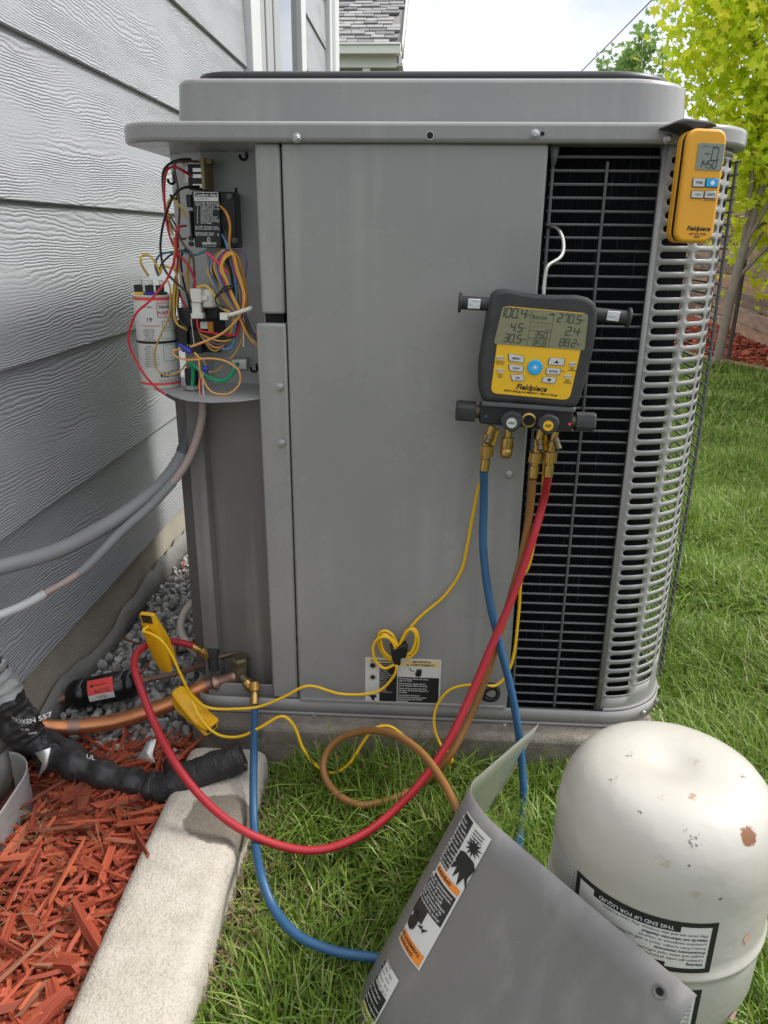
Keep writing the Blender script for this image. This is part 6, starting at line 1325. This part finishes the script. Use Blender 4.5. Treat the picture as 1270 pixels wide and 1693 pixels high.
for (px, py) in ((303, 932), (318, 938), (290, 1075), (320, 1060), (262, 1065), (215, 1060), (345, 1040), (240, 1105), (160, 1200), (405, 1320), (400, 1290)):
    p = gz(px, py, .046 if px < 390 else .03); o = link_mesh('wood_chip', chip_me[12 + (px % 10)], mulch_bed); o.location = p; o.rotation_euler = (.2, .1, px * .7); o.scale = (.7, .7, .7)

# ================================================================== LAWN
def blades(n, xy, length, width, lean, droop=0.5):
    """n curved blades -> vertices and triangles"""
    th = rng.uniform(0, 2 * np.pi, n); L_ = length * rng.uniform(.55, 1.2, n); w = width * rng.uniform(.6, 1.3, n)
    ln_ = np.abs(rng.normal(0, lean, n)) + .08; d = np.stack([np.cos(th), np.sin(th)], 1); side = np.stack([-d[:, 1], d[:, 0]], 1)
    tw = rng.uniform(-.9, .9, n); side = side * np.cos(tw)[:, None] + d * np.sin(tw)[:, None]
    ts = (0, .38, .72, 1.0); ws = (1, .95, .65, 0)
    V = np.zeros((n, 7, 3))
    for i, (t, wf) in enumerate(zip(ts, ws)):
        out_ = L_ * (ln_ * t * .5 + ln_ * t * t * .8); up_ = L_ * t * (1 - np.minimum(.9, ln_ * droop) * t)
        c = np.concatenate([xy + d * out_[:, None], (up_ - .004)[:, None]], 1)
        if i < 3:
            s = np.concatenate([side * (w * wf / 2)[:, None], np.zeros((n, 1))], 1); V[:, 2 * i] = c - s; V[:, 2 * i + 1] = c + s
        else: V[:, 6] = c
    tri = np.array([(0, 1, 3), (0, 3, 2), (2, 3, 5), (2, 5, 4), (4, 5, 6)]); F = (np.arange(n) * 7)[:, None, None] + tri[None]
    return V.reshape(-1, 3), F.reshape(-1, 3)
def scatter(n, x0, x1, y0, y1, keep):
    p = np.stack([rng.uniform(x0, x1, n), rng.uniform(y0, y1, n)], 1); return p[keep(p)]
def pnoise(p, f): return (np.sin(p[:, 0] * f + 1.3 * np.sin(p[:, 1] * f * .7)) + np.sin(p[:, 1] * f * 1.3 + 1.7 * np.sin(p[:, 0] * f * .9) + 2)) * .25 + .5
offpad = lambda p: ~((p[:, 0] < .462) & (p[:, 1] > 1.196)) & (p[:, 0] > -.262)
offtank = lambda p: (np.hypot(p[:, 0] - TC.x, p[:, 1] - TC.y) > .09)
near = scatter(92000, -.27, 1.25, .30, 1.75, lambda p: offpad(p) & offtank(p) & (rng.random(len(p)) < .45 + .55 * pnoise(p, 14)))
mid = scatter(125000, .44, 2.6, 1.2, 3.8, lambda p: offpad(p) & ((p[:, 0] > 1.25) | (p[:, 1] > 1.75)) & (p[:, 0] < .25 + .62 * p[:, 1]))
def inbed(p): return (p[:, 1] > 6.22 - (p[:, 0] - 2.3) * 2.37)
far = scatter(120000, .5, 4.6, 3.8, 8.5, lambda p: ~inbed(p) & (p[:, 0] < .3 + .62 * p[:, 1]))
wide = scatter(30000, .5, 4.2, -1.2, 4.0, lambda p: ~((p[:, 0] < .25 + .62 * p[:, 1]) & (p[:, 1] > 1.2)) & ~((p[:, 0] < 1.25) & (p[:, 1] < 1.75)))
parts = []
kl = np.clip((near[:, 0] + .29) / .12, .45, 1.0)
for xy, L_, w_, le in ((near, .072, .0034, .62), (mid, .088, .0046, .90), (far, .090, .0090, .95), (wide, .06, .008, .7)):
    LL = L_ * (.65 + .7 * pnoise(xy, 9)) * (kl * (1 + .35 * (xy[:, 1] > 1.12)) if xy is near else 1)
    parts.append(blades(len(xy), xy, LL, w_, le))
off = 0; Vs, Fs = [], []
for V, F in parts: Vs.append(V); Fs.append(F + off); off += len(V)
lawn = link_mesh('lawn_grass', np_mesh('lawn_grass', np.concatenate(Vs), np.concatenate(Fs), 'grass_blade'))
lawn['kind'] = 'stuff'; lawn['label'] = 'green lawn grass around the condenser pad'
dry = scatter(3300, -.272, -.12, .30, 1.19, lambda p: rng.random(len(p)) < np.clip(1.0 - (p[:, 0] + .265) / .13, .05, 1) * (.35 + .65 * pnoise(p, 22)))
dry2 = scatter(3500, -.25, .5, .4, 1.19, lambda p: rng.random(len(p)) < .5 * pnoise(p, 17))
pd = blades(len(dry), dry, .036, .0019, 1.7, .95); pd2 = blades(len(dry2), dry2, .045, .0019, 1.8, .9)
m3 = np.stack([rng.uniform(-.70, -.46, 150), rng.uniform(.5, 1.15, 150)], 1); m3 = m3[~((m3[:, 0] < -.64) & (m3[:, 1] < 1.1))]
pd3 = blades(len(m3), m3, .032, .0011, 1.9, .95); pd3[0][:, 2] += .046
k1 = len(pd[0]); k2 = k1 + len(pd2[0])
dg = link_mesh('dry_grass', np_mesh('dry_grass', np.concatenate([pd[0], pd2[0], pd3[0]]), np.concatenate([pd[1], pd2[1] + k1, pd3[1] + k2]), 'dry_blade')); dg['kind'] = 'stuff'; dg['label'] = 'dry straw-coloured grass along the concrete edging and in the mulch'

# ================================================================== BACKGROUND: bed, fence, maple, far tree, neighbour, line
bed2 = sheet('far_mulch_bed', [(2.3 - .55, 7.5), (2.3, 6.22), (2.49, 5.77), (3.05, 4.44), (3.9, 4.44), (3.9, 14), (1.4, 14)], .02, 'mulch_base')
def place_far(): 
    while True:
        y = rk.uniform(4.6, 9.5); x = rk.uniform(1.9, 3.3)
        if y > 6.25 - (x - 2.3) * 2.37: return (x, y, rk.uniform(.02, .05)), Euler((rk.uniform(-.4, .4), rk.gauss(0, .2), rk.uniform(0, 6.28))).to_matrix()
mass('bed_chips', lambda: chip_verts(rk, rk.uniform(.05, .13), rk.uniform(.012, .03), rk.uniform(.006, .012)), 2600, place_far, 'chip_mass', bed2)
eb = MB(); p, q = Vector((2.02, 6.86, 0)), Vector((3.05, 4.44, 0)); d = (q - p).normalized(); nn = Vector((-d.y, d.x, 0))
mat('edging_wood', (0.30, 0.20, 0.12), .8, noise=(6, .6, (0.2, 0.13, 0.08)))
eb.add([tuple(p + nn * a + Vector((0, 0, z))) for a, z in ((-.04, -.02), (.04, -.02), (.04, .07), (-.04, .07))] + [tuple(q + nn * a + Vector((0, 0, z))) for a, z in ((-.04, -.02), (.04, -.02), (.04, .07), (-.04, .07))], [(3, 2, 1, 0), (4, 5, 6, 7), (0, 1, 5, 4), (1, 2, 6, 5), (2, 3, 7, 6), (3, 0, 4, 7)], 'edging_wood')
tag(obj('bed_edging', eb, loc=p, bevel=.01), 'low wooden edging board between lawn and the far red mulch bed', 'edging')
island_mat('fence_wood', [(0, (0.18, 0.125, 0.09)), (.5, (0.31, 0.225, 0.165)), (.8, (0.40, 0.28, 0.19)), (1, (0.42, 0.24, 0.14))], .85, objrandom=True, bump=(22, .006, .9, (1, .12, 1)))
fence = thing('wooden_fence', 'weathered brown plank fence behind the yellow-green maple', 'fence', (3.12, 7.5, 0))
def fx(y): return 3.03 + (y - 7.11) * .12
for r_ in range(11):
    y = 3.2 + (r_ % 2) * .9
    while y < 14:
        y1 = y + 1.8; z0 = .0 + r_ * .148; b = MB(); j = rk.uniform(-.008, .008); T = lambda p_: (fx(p_[1]) + p_[0] + j, p_[1], p_[2])
        b.box(0, .05, y, y1 - .008, z0 + .004, z0 + .140 + rk.uniform(-.003, .003), 'fence_wood', T); obj('plank', b, fence, bevel=.006, seg=1); y = y1
for y in (4.1, 5.9, 7.7, 9.5, 11.3, 13.1):
    b = MB(); b.box(fx(y) + .055, fx(y) + .15, y - .05, y + .05, -.02, 1.75, 'fence_wood'); obj('post', b, fence, bevel=.006)
# maple
def crown(n, c, rad, size, m, name, parent, clumps, seed, bias=1.0):
    g = np.random.default_rng(seed); c = np.array(c); rad = np.array(rad)
    cl = g.normal(size=(clumps, 3)); cl /= np.linalg.norm(cl, axis=1)[:, None]; cl = c + cl * rad * (g.random(clumps) ** .45)[:, None]
    idx = g.integers(0, clumps, n); pos = cl[idx] + g.normal(0, 1, (n, 3)) * rad * .12 * (.6 + .9 * g.random(clumps))[idx][:, None]
    ang = np.radians([-90, -62, -38, -20, 5, 22, 45, 68, 90, 112, 135, 158, 175, 200, 218, 242]); rr = np.array([.22, .5, .42, .85, .5, .62, 1.0, .55, 1.12, .55, 1.0, .62, .5, .85, .42, .5])
    leaf = np.stack([rr * np.cos(ang), rr * np.sin(ang) + .15, .10 * np.abs(np.cos(ang)) * rr], 1); leaf = np.concatenate([[[0, .1, -.03]], leaf]); k = len(ang)
    tri = np.array([(0, 1 + i, 1 + (i + 1) % k) for i in range(k)])
    # tips hang outward and down
    tip = np.stack([g.normal(0, .7, n), g.normal(0, .7, n), -np.abs(g.normal(.6, .5, n))], 1); tip /= np.linalg.norm(tip, axis=1)[:, None]
    up_ = g.normal(size=(n, 3)) + np.array([0, -.5, .8]); sx_ = np.cross(tip, up_); sx_ /= np.linalg.norm(sx_, axis=1)[:, None]; nz_ = np.cross(sx_, tip)
    s = size * g.uniform(.55, 1.15, n)
    V = pos[:, None, :] + s[:, None, None] * (leaf[None, :, 0, None] * sx_[:, None] + leaf[None, :, 1, None] * tip[:, None] + leaf[None, :, 2, None] * nz_[:, None])
    F = (np.arange(n) * (k + 1))[:, None, None] + tri[None]
    V = V.reshape(-1, 3) - np.array(ORG[parent.name]); return link_mesh(name, np_mesh(name, V, F.reshape(-1, 3), m), parent), cl
def limb_path(p, q, r_, wob=.06):
    p, q = Vector(p), Vector(q); L_ = (q - p).length; return catmull([p] + [p.lerp(q, t) + Vector((r_.uniform(-wob, wob), r_.uniform(-wob, wob), wob * .6)) * L_ * .5 for t in (.33, .66)] + [q], 5)
mt_ = thing('maple_tree', 'yellow-green maple tree in front of the plank fence at the right', 'tree', (2.27, 6.21, 0))
TBASE = Vector((2.27, 6.21, 0)); trunkp = catmull([TBASE, Vector((2.30, 6.22, .5)), Vector((2.36, 6.24, 1.0)), Vector((2.5, 6.3, 1.7)), Vector((2.7, 6.3, 2.6)), Vector((2.8, 6.3, 3.8))], 6)
b = MB(); b.tube(trunkp, [.040 - .030 * i / len(trunkp) for i in range(len(trunkp))], 'bark', 10); trk = obj('trunk', b, mt_)
cro, cl = crown(31000, (2.90, 6.4, 2.7), (1.18, .55, 1.98), .050, 'maple_leaf', 'crown', mt_, 480, 4)
for i in range(26):
    t = cl[i * 17]; st_ = trunkp[min(len(trunkp) - 1, 8 + int(i * .8))]; b = MB(); pp = limb_path(st_, t, rk); b.tube(pp, [.017 - .013 * k / len(pp) for k in range(len(pp))], 'bark', 6); obj('limb', b, trk)
b = MB(); p = gz(1202, 604, .0); b.tube([p, p + Vector((.01, 0, .9))], .018, 'stake', 8); tag(obj('tree_stake', b, loc=p), 'thin dark stake beside the pale maple trunk', 'stake')
ft = thing('green_tree', 'small soft green tree far behind the condenser top', 'tree', (at(1042, 105, 19).x, 19, 0)); c = at(1046, 118, 19)
b = MB(); b.tube(limb_path((c.x, 19, 0), (c.x, 19, c.z), rk, .01), .07, 'bark', 8); t2 = obj('trunk', b, ft)
cr2, cl2 = crown(1700, (c.x + .15, 19, c.z - .3), (.85, .8, 1.15), .085, 'green_leaf', 'crown', ft, 46, 9)
for i in range(8):
    b = MB(); pp = limb_path((c.x, 19, c.z - 1.2 + .1 * i), cl2[i * 5], rk); b.tube(pp, .015, 'bark', 5); obj('limb', b, t2)
island_mat('shingle', [(0, (0.14, 0.14, 0.145)), (.5, (0.24, 0.238, 0.235)), (1, (0.34, 0.335, 0.325))], .9, objrandom=True, bump=(40, .006, .6, (1, 1, 1)))
# neighbour's house: roof slope towards the camera, gutter, eave
nh = thing('neighbour_house', 'neighbouring house with pale grey shingle roof behind the siding wall', 'house', (-4, 15, 0))
b = MB(); b.box(-8, -.62, 14.35, 22, -.02, 3.55, 'neighbour_wall'); obj('wall', b, nh)
b = MB(); b.box(-8, -.52, 13.93, 14.36, 3.50, 3.54, 'gutter_white'); obj('soffit', b, nh)
rx1 = -.52; sl_ = math.tan(R_(32)); ry0 = 13.85; rz0 = 3.80
b = MB(); b.add([(-8, ry0, rz0 - .02), (rx1, ry0, rz0 - .02), (rx1, ry0 + 6, rz0 - .02 + 6 * sl_), (-8, ry0 + 6, rz0 - .02 + 6 * sl_)], [(0, 1, 2, 3)], 'shingle'); roof = obj('roof', b, nh, solid=.1, solid_off=-1)
b = MB(); b.add([(rx1 + .012, ry0, rz0 + .03), (rx1 + .012, ry0 + 6, rz0 + .03 + 6 * sl_), (rx1 + .012, ry0 + 6, rz0 - .22 + 6 * sl_), (rx1 + .012, ry0, rz0 - .22)], [(0, 1, 2, 3)], 'gutter_white'); obj('rake_board', b, roof, solid=.03)
b = MB(); b.box(-8, rx1 - .03, 13.72, 13.86, rz0 - .17, rz0 - .03, 'gutter_white'); b.box(-8, rx1 - .03, 13.70, 13.865, rz0 - .05, rz0 - .02, 'gutter_white'); obj('gutter', b, nh, bevel=.01)
b = MB(); b.box(-8, rx1 - .10, 13.88, 13.92, rz0 - .33, rz0 - .16, 'gutter_white'); obj('fascia', b, nh)
b = MB(); b.box(-1.16, -1.04, 13.9, 14.02, .0, 3.5, 'gutter_white'); obj('porch_post', b, nh)
b = MB(); b.box(-.64, -.60, 14.34, 21, 0, 3.9, 'neighbour_wall'); obj('side_wall', b, nh)
sh_me = []
for k in range(6):
    b = MB(); ww_ = (.17, .22, .28, .20, .25, .31)[k]; b.box(0, ww_ - .010, 0, .185, 0, .022 + .010 * (k % 2), 'shingle'); me = bpy.data.meshes.new('shingle'); me.from_pydata(b.V, [], b.F); me.materials.append(MATS['shingle']); me.update(); sh_me.append((me, ww_))
rr_ = math.atan(sl_); nsh = 0
for r_ in range(22):
    x = -1.85 - rk.uniform(0, .2); s_ = r_ * .145
    while x < rx1 - .02 and nsh < 290:
        me, ww_ = rk.choice(sh_me); 
        if x + ww_ > rx1: break
        o = link_mesh('shingle', me, roof); o.location = Vector((x, ry0 - .01 + s_ * math.cos(rr_), rz0 - .005 + s_ * math.sin(rr_) + rk.uniform(0, .008))) - ORG[roof.name]; o.rotation_euler = (rr_ - .10, 0, 0); x += ww_; nsh += 1
b = MB(); p, q = at(955, 122, 26), at(1075, 0, 21); dv = q - p; b.tube([p - dv * 1.5, p + dv * .5 - Vector((0, 0, .05)), q + dv * 1.5], .014, 'stake', 5); tag(obj('power_line', b, loc=p), 'thin overhead power line crossing the sky at the right', 'power line')
